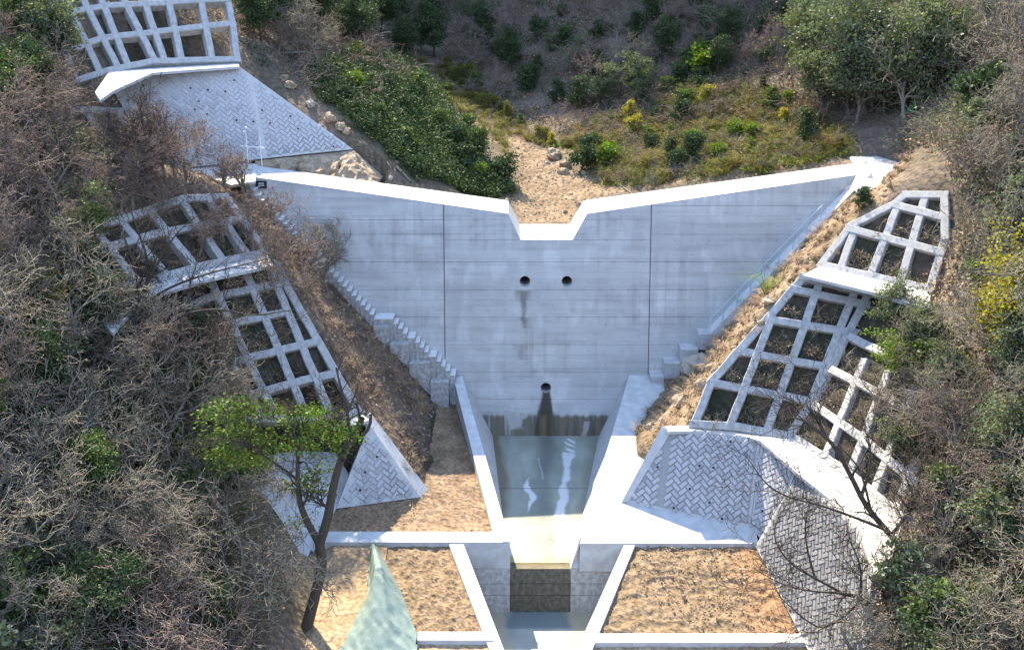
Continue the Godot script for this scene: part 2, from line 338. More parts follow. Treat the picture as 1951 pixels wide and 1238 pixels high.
func terrain() -> void:
	tps_solve()
	for L in LIMITS:
		var q := P2(L[0])
		if Geometry2D.is_polygon_clockwise(q): q.reverse()
		lim_poly.append(q)
		grown.append(Geometry2D.offset_polygon(q, GROW)[0])
	Z_BED = P2([Vector2(-1.60, -9.14), Vector2(-1.57, -17.00), Vector2(-2.49, -23.12), Vector2(-4.85, -26.09), Vector2(-7.02, -30.19), Vector2(-9.39, -29.91), Vector2(-12.07, -34.50), Vector2(-11.62, -40.46), Vector2(-7.58, -40.13), Vector2(-5.20, -36.49), Vector2(-1.72, -28.69), Vector2(0.89, -22.19), Vector2(2.48, -17.14), Vector2(4.36, -14.54), Vector2(6.81, -12.60), Vector2(2.81, -11.50), Vector2(2.32, -8.72)])
	Z_IVY = P2([Vector2(-14.66, -17.18), Vector2(-12.73, -25.51), Vector2(-9.64, -37.67), Vector2(-7.48, -28.13), Vector2(-5.43, -21.60), Vector2(-3.48, -16.48), Vector2(-1.58, -13.70), Vector2(-4.38, -12.13), Vector2(-7.34, -8.81), Vector2(-9.88, -9.99), Vector2(-12.20, -11.47), Vector2(-13.89, -12.39)])
	Z_GRASS = P2([Vector2(1.30, -23.16), Vector2(3.33, -25.77), Vector2(8.80, -26.55), Vector2(11.96, -27.33), Vector2(16.23, -20.59), Vector2(18.12, -12.02), Vector2(17.78, -7.95), Vector2(15.82, -7.76), Vector2(11.49, -9.93), Vector2(6.75, -12.08), Vector2(4.00, -14.24), Vector2(3.29, -18.86)])
	Z_STRIP_R = P2([Vector2(17.50, -4.50), Vector2(6.00, -2.50), Vector2(5.60, 0.30), Vector2(3.90, 5.30), Vector2(4.20, 9.00), Vector2(6.40, 9.60), Vector2(9.60, 6.80), Vector2(12.40, 5.40), Vector2(15.80, 4.00), Vector2(18.00, 1.00)])
	Z_STRIP_L = P2([Vector2(-17.50, -4.50), Vector2(-6.00, -2.00), Vector2(-5.20, 5.00), Vector2(-5.60, 10.00), Vector2(-9.00, 8.60), Vector2(-11.50, 5.90), Vector2(-13.30, 4.20), Vector2(-15.00, 3.00), Vector2(-18.50, 0.00)])
	gx = axis(-70, -24, 24, 70, 0.4, 1.6)
	gz = axis(-90, -30, 24, 40, 0.4, 1.6)
	for z in gz:
		var r := PackedFloat64Array()
		for x in gx:
			var h := h0(x, z) + noise.get_noise_2d(x * 18, z * 18) * 0.28 + noise2.get_noise_2d(x * 70, z * 70) * 0.1
			r.append(clamp_h(x, z, h))
		gh.append(r)
	var nx := gx.size()
	var v := PackedVector3Array()
	var c := PackedColorArray()
	for j in gz.size():
		for i in nx:
			v.append(Vector3(gx[i], gh[j][i], gz[j]))
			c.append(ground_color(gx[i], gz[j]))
	var nn := PackedVector3Array()
	for j in gz.size():
		for i in nx:
			var i0 := maxi(i - 1, 0)
			var i1 := mini(i + 1, nx - 1)
			var j0 := maxi(j - 1, 0)
			var j1 := mini(j + 1, gz.size() - 1)
			var dx := Vector3(gx[i1] - gx[i0], gh[j][i1] - gh[j][i0], 0)
			var dz := Vector3(0, gh[j1][i] - gh[j0][i], gz[j1] - gz[j0])
			nn.append(dz.cross(dx).normalized())
	var ix := PackedInt32Array()
	for j in gz.size() - 1:
		for i in nx - 1:
			var a := j * nx + i
			ix.append_array([a, a + 1, a + nx + 1, a, a + nx + 1, a + nx])
	var arr := []
	arr.resize(Mesh.ARRAY_MAX)
	arr[Mesh.ARRAY_VERTEX] = v
	arr[Mesh.ARRAY_NORMAL] = nn
	arr[Mesh.ARRAY_COLOR] = c
	arr[Mesh.ARRAY_INDEX] = ix
	var me := ArrayMesh.new()
	me.add_surface_from_arrays(Mesh.PRIMITIVE_TRIANGLES, arr)
	me.surface_set_material(0, M.ground)
	var o := put_mesh("hillside", me, self)
	structure(tag(o, "wooded valley slopes of brown leaf litter and pale gravel stream bed", "hillside"))

# rough sheet of earth over a plan polygon; hf gives the height, cf the colour
func sheet(called: String, poly: PackedVector2Array, step: float, hf: Callable, cf: Callable, label: String, m: Material, category := "soil") -> Node:
	var lo := poly[0]
	var hi := poly[0]
	for p in poly:
		lo = lo.min(p)
		hi = hi.max(p)
	var nx := int((hi.x - lo.x) / step) + 2
	var nz := int((hi.y - lo.y) / step) + 2
	var v := PackedVector3Array()
	var nn := PackedVector3Array()
	var c := PackedColorArray()
	for j in nz:
		for i in nx:
			var x := lo.x + i * step
			var z := lo.y + j * step
			var h: float = hf.call(x, z)
			v.append(Vector3(x, h, z))
			c.append(cf.call(x, z))
			var hx: float = hf.call(x + 0.05, z)
			var hz: float = hf.call(x, z + 0.05)
			nn.append(Vector3(-(hx - h) / 0.05, 1, -(hz - h) / 0.05).normalized())
	var ix := PackedInt32Array()
	for j in nz - 1:
		for i in nx - 1:
			var p := Vector2(lo.x + (i + 0.5) * step, lo.y + (j + 0.5) * step)
			if not Geometry2D.is_point_in_polygon(p, poly): continue
			var a := j * nx + i
			ix.append_array([a, a + 1, a + nx + 1, a, a + nx + 1, a + nx])
	var arr := []
	arr.resize(Mesh.ARRAY_MAX)
	arr[Mesh.ARRAY_VERTEX] = v
	arr[Mesh.ARRAY_NORMAL] = nn
	arr[Mesh.ARRAY_COLOR] = c
	arr[Mesh.ARRAY_INDEX] = ix
	var me := ArrayMesh.new()
	me.add_surface_from_arrays(Mesh.PRIMITIVE_TRIANGLES, arr)
	me.surface_set_material(0, m)
	return structure(tag(put_mesh(called, me, self), label, category))

# ---------------------------------------------------------------- dam
func dam_texture() -> StandardMaterial3D:
	var w := 1152
	var h := 480
	var im := Image.create(w, h, false, Image.FORMAT_RGB8)
	var lifts := [11.66, 10.9, 9.45, 7.97, 6.5, 5.02, 3.52, 2.05, 1.3]
	for j in h:
		var y := 15.0 - (j + 0.5) * 15.0 / h
		var above := 9.0
		var below := 9.0
		for l in lifts:
			if l >= y: above = minf(above, l - y)
			else: below = minf(below, y - l)
		var board := absf(fposmod(y - 0.02, 0.74) - 0.37)
		board = clampf(1.0 - (0.37 - board) / 0.022, 0, 1)
		for i in w:
			var x := (i + 0.5) * 36.0 / w - 18.0
			var a := noise.get_noise_2d(x * 9.0, y * 16.0)
			var b := noise2.get_noise_2d(x * 60.0, y * 60.0)
			var drip := noise2.get_noise_2d(x * 170.0, y * 7.0)
			var k := 0.4 + a * 0.05 + b * 0.05
			k *= 1.0 - 0.3 * board * clampf(0.6 + b * 2.0 + a, 0, 1)
			k *= 1.0 - 0.12 * clampf(noise2.get_noise_2d(x * 14.0, y * 160.0) * 2.0, 0, 1)
			k *= 1.0 - 0.05 * exp(-pow((fposmod(x, 1.83) - 0.9) / 0.02, 2.0))
			k *= 1.0 - clampf(drip * 1.1 - 0.08, 0.0, 0.25) * exp(-above / 0.3) * 0.7 * clampf(0.6 + a * 2.0, 0, 1)
			k *= 1.0 - 0.4 * exp(-below / 0.06) * clampf(0.4 + a * 2.0 + drip, 0, 1)
			k *= 1.0 + 0.05 * sin(floorf((y + 0.3) / 1.48) * 2.3 + (2.0 if absf(x) > 5.55 else 0.0))
			var dx := fposmod(x, 0.915) - 0.457
			var dy := fposmod(y, 0.74) - 0.2
			k *= 1.0 - 0.28 * exp(-(dx * dx + dy * dy) / 0.0014)
			k *= 1.0 - clampf(noise2.get_noise_2d(x * 150.0 + 40.0, y * 2.0) * 0.8 - 0.08, 0.0, 0.12) * clampf(0.4 + a * 2.5, 0, 1)
			k *= 1.0 + clampf(noise2.get_noise_2d(x * 60.0 + 90.0, y * 30.0) - 0.15, 0.0, 0.3) * 0.5
			var c := Color(k * 0.995, k, k * 0.975)
			var ye := clampf(a * 2.2 + 0.1, 0, 1) * clampf(1.0 - absf(y - 6.6) / 3.0, 0, 1) * clampf(1.0 - absf(x + 1.0) / 5.5, 0, 1)
			c = c.lerp(Color(k * 0.86, k * 0.84, k * 0.68), ye * 0.7)
			var s := exp(-pow((x + 1.2 + b * 0.2) / 0.12, 2.0)) * clampf((y - 5.4) / 2.0, 0, 1) * (1.0 if y < 7.9 else 0.0)
			s += exp(-pow((x + 1.2 + drip * 0.8) / 0.5, 2.0)) * clampf((y - 7.2) / 0.6, 0, 1) * (0.6 if y < 7.95 else 0.0)
			s += exp(-pow((x + 1.25 + b * 0.5) / 0.4, 2.0)) * (0.5 if y < 6.5 and y > 5.9 else 0.0) + exp(-pow((x + 1.25 + b * 0.5) / 0.4, 2.0)) * (0.45 if y < 5.0 and y > 4.2 else 0.0)
			c = c.lerp(Color(0.12, 0.11, 0.09), clampf(s * clampf(0.6 + b * 2.0, 0, 1), 0, 0.75))
			if y < 2.55:
				var half := 0.2 + (2.5 - y) * 0.17 + drip * 0.12
				var d := absf(x + 0.04) - half
				c = c.lerp(Color(0.045, 0.036, 0.026), clampf(0.5 - d * 7.0, 0, 1) * 0.95)
			var edge := 1.28 + minf(drip * 0.5, 0.0) * 0.4
			if y < edge:
				var q := clampf((edge - y) * 5.0, 0, 1) * 0.92
				var pale := 0.0
				if y > 0.2 and y < 1.15: pale = clampf((0.62 - absf(x + 1.62 - a * 0.5 - b * 0.5)) * 9.0, 0, 1) * clampf((y - 0.2 + a) * 9.0, 0, 0.9)
				if absf(x - 2.1 - (y * 0.2)) < 0.16 + b * 0.1 and y < 0.8: pale = 0.7
				if drip > 0.16: pale = maxf(pale, clampf((drip - 0.16) * 2.5 - (1.28 - y) * 0.3, 0, 0.7))
				var dark := Color(0.13, 0.098, 0.062).lerp(Color(0.065, 0.053, 0.04), clampf(0.5 + drip * 2.0, 0, 1))
				if x < -0.7: dark = dark.lerp(Color(0.13, 0.125, 0.09), 0.55)
				c = c.lerp(dark, q * (1.0 - pale * 0.85))
			im.set_pixel(i, j, c.linear_to_srgb())
	var m := StandardMaterial3D.new()
	m.albedo_texture = ImageTexture.create_from_image(im)
	m.roughness = 0.85
	m.metallic_specular = 0.3
	return m
func floor_texture() -> StandardMaterial3D:
	var w := 280
	var h := 960
	var im := Image.create(w, h, false, Image.FORMAT_RGB8)
	var ro := Image.create(w, h, false, Image.FORMAT_RGB8)
	for j in h:
		var z := (float(j) / h - 0.1) * 24.0
		for i in w:
			var x := float(i) / w * 7.0 - 4.0
			var t := clampf(z / 13.0, 0, 1)
			var cx := -0.03 - t * 0.63
			var half := 2.9 - t * 1.58
			if z > 13.2: half = 2.0 - (z - 13.2) * 0.13
			var u := (x - cx) / half
			var a := noise.get_noise_2d(x * 40.0, z * 14.0)
			var b := noise2.get_noise_2d(x * 70.0, z * 40.0)
			var c := Color(0.225, 0.24, 0.195) * (1.0 + 0.35 * a + 0.25 * b)
			var r := 0.32
			if z < 13.3:
				c = c.lerp(Color(0.075, 0.082, 0.078), exp(-pow((x - cx - 0.05) / 0.5, 2.0)) * 0.6)
				c = c.lerp(Color(0.13, 0.1, 0.06), clampf((absf(u) - 0.8 + a * 0.25) * 6.0, 0, 1) * (0.9 if u < 0 else 0.5))
				var dry := 0.0
				var e1 := noise2.get_noise_2d(x * 8.0 + 300.0, z * 45.0) * 0.28 + b * 0.12
				var u1 := absf(u - 0.47 - e1 * 0.3) - 0.13 - noise2.get_noise_2d(7.0, z * 30.0) * 0.12
				if z > 0.3: dry = clampf(-u1 * 18.0 + b * 0.8, 0, 1.0)
				if z < 2.0: dry *= clampf(0.3 + 5.0 * sin(x * 8.0 - z * 9.0 + a * 6.0), 0, 1)
				var u2 := absf(u + 0.33 - e1 * 0.5) - clampf((z - 4.6) * 0.09, -0.1, 0.1) * (1.0 if z < 6.2 else clampf((8.6 - z) * 0.6, -0.2, 1.0))
				if z > 3.2: dry = maxf(dry, clampf(-u2 * 22.0, 0, 1.0))
				if z > 2.6 and z < 5.0: dry = maxf(dry, clampf((0.025 - absf(u + 0.14 - (z - 2.6) * 0.05 - e1 * 0.2)) * 20.0, 0, 0.5))
				if z > 9.0: dry = maxf(dry, clampf((absf(u - 0.02) - 0.42 + a * 0.2) * 5.0, 0, 1))
				if z > 8.0: c = c.lerp(Color(0.2, 0.2, 0.165) * (1.0 + b * 0.4), clampf((z - 8.0) * 0.6, 0, 1))
				c = c.lerp(Color(0.44, 0.45, 0.45), dry)
				r = lerpf(r, 0.8, dry)
				if absf(z - 5.9) < 0.04: c *= 0.5
				if z > 11.9: c = c.lerp(Color(0.3, 0.25, 0.13) * (1.0 + b * 0.6), clampf((z - 11.9 + a * 0.5) * 2.5, 0, 0.9))
			else:
				c = Color(0.27, 0.28, 0.25) * (1.0 + 0.25 * a + 0.2 * b)
				if z < 14.7: c = c.lerp(Color(0.1, 0.13, 0.135), clampf((14.9 - z) * 2.0, 0, 0.8))  # shadow of the step painted as a darker band on the pool floor
				c = c.lerp(Color(0.36, 0.31, 0.2), clampf((absf(u) - 0.6 + a * 0.3) * 4.0, 0, 0.7))
				r = 0.25
			im.set_pixel(i, j, c.linear_to_srgb())
			ro.set_pixel(i, j, Color(r, r, r))
	var m := StandardMaterial3D.new()
	m.albedo_texture = ImageTexture.create_from_image(im)
	m.roughness_texture = ImageTexture.create_from_image(ro)
	m.roughness = 1.0
	m.metallic_specular = 0.5
	return m
func on_face(x: float, h: float, out: float) -> Vector3:
	return Vector3(x, h, -0.2 * h + out)
func dam() -> void:
	M.dam = dam_texture()
	var d := thing("check_dam", "tall grey concrete check dam with notched crest across the valley", "dam", Vector3.ZERO, "", "thing")
	var crest := [Vector2(-17.4, 14.12), Vector2(-2.13, 11.97), Vector2(-1.47, 10.6), Vector2(1.38, 10.6), Vector2(2.15, 11.97), Vector2(17.3, 14.1)]
	var outline := P2(crest + [Vector2(17.3, 11.0), Vector2(7.2, 0.2), Vector2(4.2, -0.6), Vector2(-4.2, -0.6), Vector2(-7.2, 0.2), Vector2(-17.4, 11.2)])
	# mass concrete behind the facing, with the three drain holes cut through
	var mb := MB.new()
	var fr := []
	var bk := []
	for p in outline:
		fr.append(Vector3(p.x, p.y, -0.2 * p.y - 0.12))
		bk.append(Vector3(p.x, p.y, -5.4))
	mb.solid(fr, bk, Vector3(0, 0.2, 1))
	var body := CSGMesh3D.new()
	body.name = "dam_body"
	body.mesh = mb.mesh(M.joint)
	d.add_child(body)
	for i in 5:
		var p: Vector2 = crest[i]
		var q: Vector2 = crest[i + 1]
		var nrm2 := Vector3(p.y - q.y, q.x - p.x, 0).normalized()
		var cm := MB.new()
		var ca := [on_face(p.x, p.y, 0.0), on_face(q.x, q.y, 0.0), Vector3(q.x, q.y, -5.42), Vector3(p.x, p.y, -5.42)]
		var cb := []
		for k in 4:
			ca[k] += nrm2 * 0.03
			cb.append(ca[k] - nrm2 * 0.027)
		cm.solid(ca, cb, nrm2)
		put("crest_cap", cm, M.concrete, d)
	var holes := [Vector2(-1.2, 8.42), Vector2(1.07, 8.42), Vector2(-0.04, 2.66)]
	for q in holes:
		var cy := CSGCylinder3D.new()
		cy.name = "bore"
		cy.radius = 0.285
		cy.height = 5.0
		cy.sides = 28
		cy.operation = CSGShape3D.OPERATION_SUBTRACTION
		cy.material = M.bore
		cy.position = Vector3(q.x, q.y + 0.05, -0.2 * q.y - 2.0)
		cy.rotation.x = PI / 2
		body.add_child(cy, true)
	# facing: one panel for each pour of each block
	var bl := [[-18.0, -5.59, [15.0, 11.66, 10.9, 9.45, 7.97, 6.5, 5.02, 3.52, 2.05, -1.0]], [-5.53, 5.53, [13.0, 10.62, 9.45, 7.97, 6.5, 5.02, 3.52, 2.05, 1.3, -1.0]], [5.59, 18.0, [15.0, 12.4, 10.9, 9.45, 7.97, 6.5, 5.02, 3.52, 2.05, -1.0]]]
	for b in bl:
		for i in b[2].size() - 1:
			var g := 0.007
			var r := PackedVector2Array([Vector2(b[0], b[2][i] - g), Vector2(b[1], b[2][i] - g), Vector2(b[1], b[2][i + 1] + g), Vector2(b[0], b[2][i + 1] + g)])
			for q in Geometry2D.intersect_polygons(outline, r):
				var pm := MB.new()
				pm.mode = 1
				var f2 := []
				var b2 := []
				var lip := 0.004 * (rng.randf() - 0.5)
				for p in q:
					f2.append(on_face(p.x, p.y, lip))
					b2.append(on_face(p.x, p.y, -0.125))
				pm.solid(f2, b2, Vector3(0, 0.2, 1))
				var cut := []
				for hq in holes:
					if Geometry2D.is_point_in_polygon(hq, q): cut.append(hq)
				if cut.is_empty():
					put("concrete_panel", pm, M.dam, d)
				else:
					var cs := CSGMesh3D.new()
					cs.name = "concrete_panel"
					cs.mesh = pm.mesh(M.dam)
					d.add_child(cs, true)
					for hq in cut:
						var cy := CSGCylinder3D.new()
						cy.name = "bore"
						cy.radius = 0.285
						cy.height = 1.0
						cy.sides = 28
						cy.operation = CSGShape3D.OPERATION_SUBTRACTION
						cy.material = M.bore
						cy.position = Vector3(hq.x, hq.y, -0.2 * hq.y)
						cy.rotation.x = PI / 2
						cs.add_child(cy, true)
	# stair down the left face
	var x := -15.9
	var h := 13.62
	var st := []
	for i in 28:
		st.append([x, x + 0.236, h])
		x += 0.236
		h -= 0.247
	st.append([x, x + 0.62, h])
	x += 0.62
	for f in 3:
		st.append([x, x + 0.42, h]); x += 0.42; h -= 0.25
		for i in 3:
			st.append([x, x + 0.24, h]); x += 0.24; h -= 0.25
	st.append([x, x + 0.3, h])
	for s in st:
		var sm := MB.new()
		sm.box(Vector3((s[0] + s[1]) / 2, s[2] - 0.75, -0.2 * s[2] + 0.34), Vector3((s[1] - s[0]) / 2 - 0.004, 0, 0), Vector3(0, 0.75, 0), Vector3(0, 0, 0.6))
		var so := put("stair_step", sm, M.concrete2, d)
		var tm := MB.new()
		tm.box(Vector3((s[0] + s[1]) / 2, s[2] + 0.012, -0.2 * s[2] + 0.345), Vector3((s[1] - s[0]) / 2 - 0.002, 0, 0), Vector3(0, 0.012, 0), Vector3(0, 0, 0.61))
		put("tread", tm, M.step, so)  # treads paler than the step sides: light from above put into the colour
	for q in [[-9.3, -8.46, 6.38, 1.25], [-8.44, -7.42, 5.5, 1.3], [-7.4, -6.3, 4.5, 1.35], [-6.28, -5.3, 3.5, 1.4], [-5.28, -4.84, 2.7, 0.9]]:
		var sm := MB.new()
		sm.box(Vector3((q[0] + q[1]) / 2, q[2] - 0.9, -0.2 * q[2] + q[3] / 2 - 0.1), Vector3((q[1] - q[0]) / 2 - 0.006, 0, 0), Vector3(0, 0.9, 0), Vector3(0, 0, q[3] / 2 + 0.1))
		put("footing_block", sm, M.concrete2, d)
	for q in [[5.6, 6.32, 3.62, 0.9], [6.34, 7.16, 4.36, 0.95], [7.18, 8.1, 5.1, 1.0], [8.12, 9.0, 5.9, 0.9]]:
		var sm := MB.new()
		sm.box(Vector3((q[0] + q[1]) / 2, q[2] - 0.45, -0.2 * q[2] + q[3] / 2 - 0.1), Vector3((q[1] - q[0]) / 2, 0, 0), Vector3(0, 0.45, 0), Vector3(0, 0, q[3] / 2 + 0.1))
		put("footing_block", sm, M.concrete, d)
	# kerb where the right wing meets the bank
	var kb := MB.new()
	var ka := [on_face(16.9, 14.3, -0.2), on_face(8.5, 5.6, -0.2), on_face(8.5, 5.6, 0.75), on_face(16.9, 14.3, 1.0)]
	var kc := []
	for p in ka: kc.append(p + Vector3(0.4, -0.7, 0))
	kb.solid(ka, kc, Vector3(-0.6, 0.7, 0))
	put("abutment_kerb", kb, M.step, d)
	# black name plate at the left end
	var pl := MB.new()
	pl.box(on_face(-15.27, 13.5, 0.025), Vector3(0.29, 0, 0), Vector3(0, 0.2, -0.04), Vector3(0, 0.006, 0.03))
	var plate := put("name_plate", pl, M.paint_black, d)
	for q in [[0.1, 0.15, 0.009], [0.035, 0.16, 0.014], [-0.04, 0.17, 0.009], [-0.11, 0.06, 0.01]]:
		var tx := MB.new()
		tx.box(on_face(-15.27 + (0.0 if q[1] > 0.1 else -0.1), 13.5 + q[0], 0.06), Vector3(q[1], 0, 0), Vector3(0, q[2], -q[2] * 0.2), Vector3(0, 0, 0.004))
		put("lettering_line", tx, M.paint_white, plate)

# ---------------------------------------------------------------- channel below the dam
func hexa(top: Array, drop: Vector3) -> MB:
	var mb := MB.new()
	var lo := []
	for p in top: lo.append(p + drop)
	mb.solid(top, lo, Vector3.UP)
	return mb
func plat(x: float, z: float, up := 0.0) -> Vector3:
	return Vector3(x, 3.35 - 0.145 * (z + 0.67) + up, z)
func ter(x: float, z: float, up := 0.0) -> Vector3:
	return Vector3(x, 1.3 - 0.1 * (z - 13.1) + up, z)
func channel() -> void:
	M.floor = floor_texture()
	var mb := MB.new()
	mb.mode = 2
	mb.quad(Vector3(-3.4, 0, -0.3), Vector3(3.4, 0, -0.3), Vector3(0.66, 0, 13.08), Vector3(-1.99, 0, 13.08), Vector3.UP)
	mb.quad(Vector3(-1.99, 0, 13.08), Vector3(0.66, 0, 13.08), Vector3(0.66, -0.4, 13.16), Vector3(-1.99, -0.4, 13.16), Vector3.BACK)
	structure(tag(put("apron_floor", mb, M.floor), "wet concrete apron floor with dark flow streak below the dam", "channel floor"))
	mb = MB.new()
	mb.mode = 2
	mb.quad(Vector3(-3.2, -1.95, 13.3), Vector3(2.2, -1.95, 13.3), Vector3(1.2, -1.95, 23), Vector3(-2.6, -1.95, 23), Vector3.UP)
	structure(tag(put("pool_floor", mb, M.floor), "wet concrete floor of the lower channel below the small step", "channel floor"))
	# left side wall of the apron
	var t := thing("side_wall", "long white concrete channel wall left of the apron, sloping towards the step", "wall", Vector3.ZERO, "channel side walls", "thing")
	var ti := [plat(-4.62, -0.67), plat(-2.0, 13.08)]
	var to := [plat(-5.1, -0.4), plat(-2.62, 13.08)]
	var bi := [Vector3(-2.93, -0.1, -0.1), Vector3(-1.98, -0.1, 13.08)]
	mb = MB.new()
	mb.quad(ti[0], ti[1], to[1], to[0], Vector3.UP)
	mb.quad(to[0], to[1], to[1] - Vector3(0, 3, 0), to[0] - Vector3(0, 4, 0), Vector3.LEFT)
	mb.quad(ti[1], to[1], to[1] - Vector3(0, 1.6, 0), bi[1], Vector3.BACK)
	mb.quad(ti[0], to[0], to[0] - Vector3(0, 4, 0), bi[0], Vector3.FORWARD)
	mb.quad(ti[0] + Vector3(0.012, -0.006, 0), ti[1] + Vector3(0.012, -0.006, 0), bi[1], bi[0], Vector3.RIGHT)
	put("wall_body", mb, M.concrete, t)
	# right bank platform, whose inner face is the right channel wall
	t = thing("platform", "broad white concrete platform forming the right side of the channel", "platform", Vector3.ZERO, "", "thing")
	var top := [plat(4.53, -0.7), plat(1.03, 13.2), plat(8.7, 13.2), plat(8.8, 12.1), plat(3.4, 10.0), plat(5.2, 8.0), plat(5.2, 5.3), plat(7.0, 0.4), plat(8.8, -1.9), plat(6.0, -1.9)]
	mb = MB.new()
	mb.face(top, Vector3.UP)
	mb.quad(top[0], top[1], Vector3(0.65, -0.1, 13.08), Vector3(2.87, -0.1, -0.1), Vector3.LEFT)
	mb.quad(top[1], top[2], top[2] - Vector3(0, 1.5, 0), top[1] - Vector3(0, 1.4, 0), Vector3.BACK)
	put("deck", mb, M.concrete, t)
	# left wing of the lower sill
	t = thing("sill_beam", "white concrete beam left of the step, dappled with tree shade", "beam", Vector3.ZERO, "", "thing")
	mb = hexa([Vector3(-10.0, 1.36, 13.14), Vector3(-2.3, 1.36, 13.14), Vector3(-2.3, 1.455, 12.46), Vector3(-10.0, 1.455, 12.42)], Vector3(0, -1.2, 0))
	put("beam_body", mb, M.concrete, t)
	# the low step
	t = thing("step_wall", "low grey concrete drop wall with a dark wet centre below the apron", "wall", Vector3.ZERO, "", "thing")
	var face := P2([Vector2(-4.7, 1.345), Vector2(-2.0, 1.345), Vector2(-1.97, 0.0), Vector2(0.65, 0.0), Vector2(1.04, 1.345), Vector2(3.5, 1.345), Vector2(3.5, -2.3), Vector2(-4.7, -2.3)])
	for q in [[-4.7, -1.99, 2], [-1.97, 0.64, 1], [0.66, 3.5, 2]]:
		for r in [[1.4, 0.02], [0.0, -0.66], [-0.68, -1.18], [-1.2, -2.3]]:
			var rc := PackedVector2Array([Vector2(q[0], r[0]), Vector2(q[1], r[0]), Vector2(q[1], r[1]), Vector2(q[0], r[1])])
			for pq in Geometry2D.intersect_polygons(face, rc):
				var f2 := []
				var b2 := []
				for p in pq:
					f2.append(Vector3(p.x, p.y, 13.1 - 0.2 * p.y + (0.004 if q[2] == 2 else 0.0)))
					b2.append(Vector3(p.x, p.y, 12.6 if p.y < 0.1 else 13.0 - 0.2 * p.y))
				var pm := MB.new()
				pm.solid(f2, b2, Vector3(0, 0.2, 1))
				put("concrete_panel", pm, M.wet if q[2] == 1 else M.concrete2 if r[0] < 0.1 else M.concrete, t)
	mb = MB.new()
	mb.box(Vector3(-0.6, -0.5, 12.4), Vector3(4.0, 0, 0), Vector3(0, 0.42, 0), Vector3(0, 0, 0.3))
	put("wall_core", mb, M.joint, t)
	# funnel walls of the lower channel
	var lw := hexa([ter(-4.62, 13.16), ter(-4.0, 13.16), ter(-2.21, 19.5), ter(-1.4, 22.4), ter(-1.9, 22.4), ter(-2.75, 19.5)], Vector3(0, -3.2, 0))
	tag(put("funnel_wall", lw, M.concrete), "white topped wall left of the lower channel, below the step", "wall", "", "thing")
	lw = hexa([ter(2.95, 13.16), ter(3.42, 13.16), ter(1.12, 19.5), ter(0.1, 22.4), ter(-0.4, 22.4), ter(0.55, 19.5)], Vector3(0, -3.2, 0))
	tag(put("funnel_wall", lw, M.concrete), "white topped wall right of the lower channel, below the step", "wall", "", "thing")
	lw = hexa([ter(-5.5, 18.62, 0.05), ter(-2.72, 18.62, 0.05), ter(-2.6, 19.08, 0.05), ter(-5.5, 19.08, 0.05)], Vector3(0, -1, 0))
	tag(put("cross_beam", lw, M.concrete), "short white concrete strip between green sheeting and lower channel", "beam", "", "thing")
	lw = hexa([ter(1.42, 18.72, 0.05), ter(9.5, 18.72, 0.05), ter(9.7, 19.2, 0.05), ter(1.25, 19.2, 0.05)], Vector3(0, -1, 0))
	tag(put("cross_beam", lw, M.concrete), "long white concrete strip crossing the brown soil right of the channel", "beam", "", "thing")

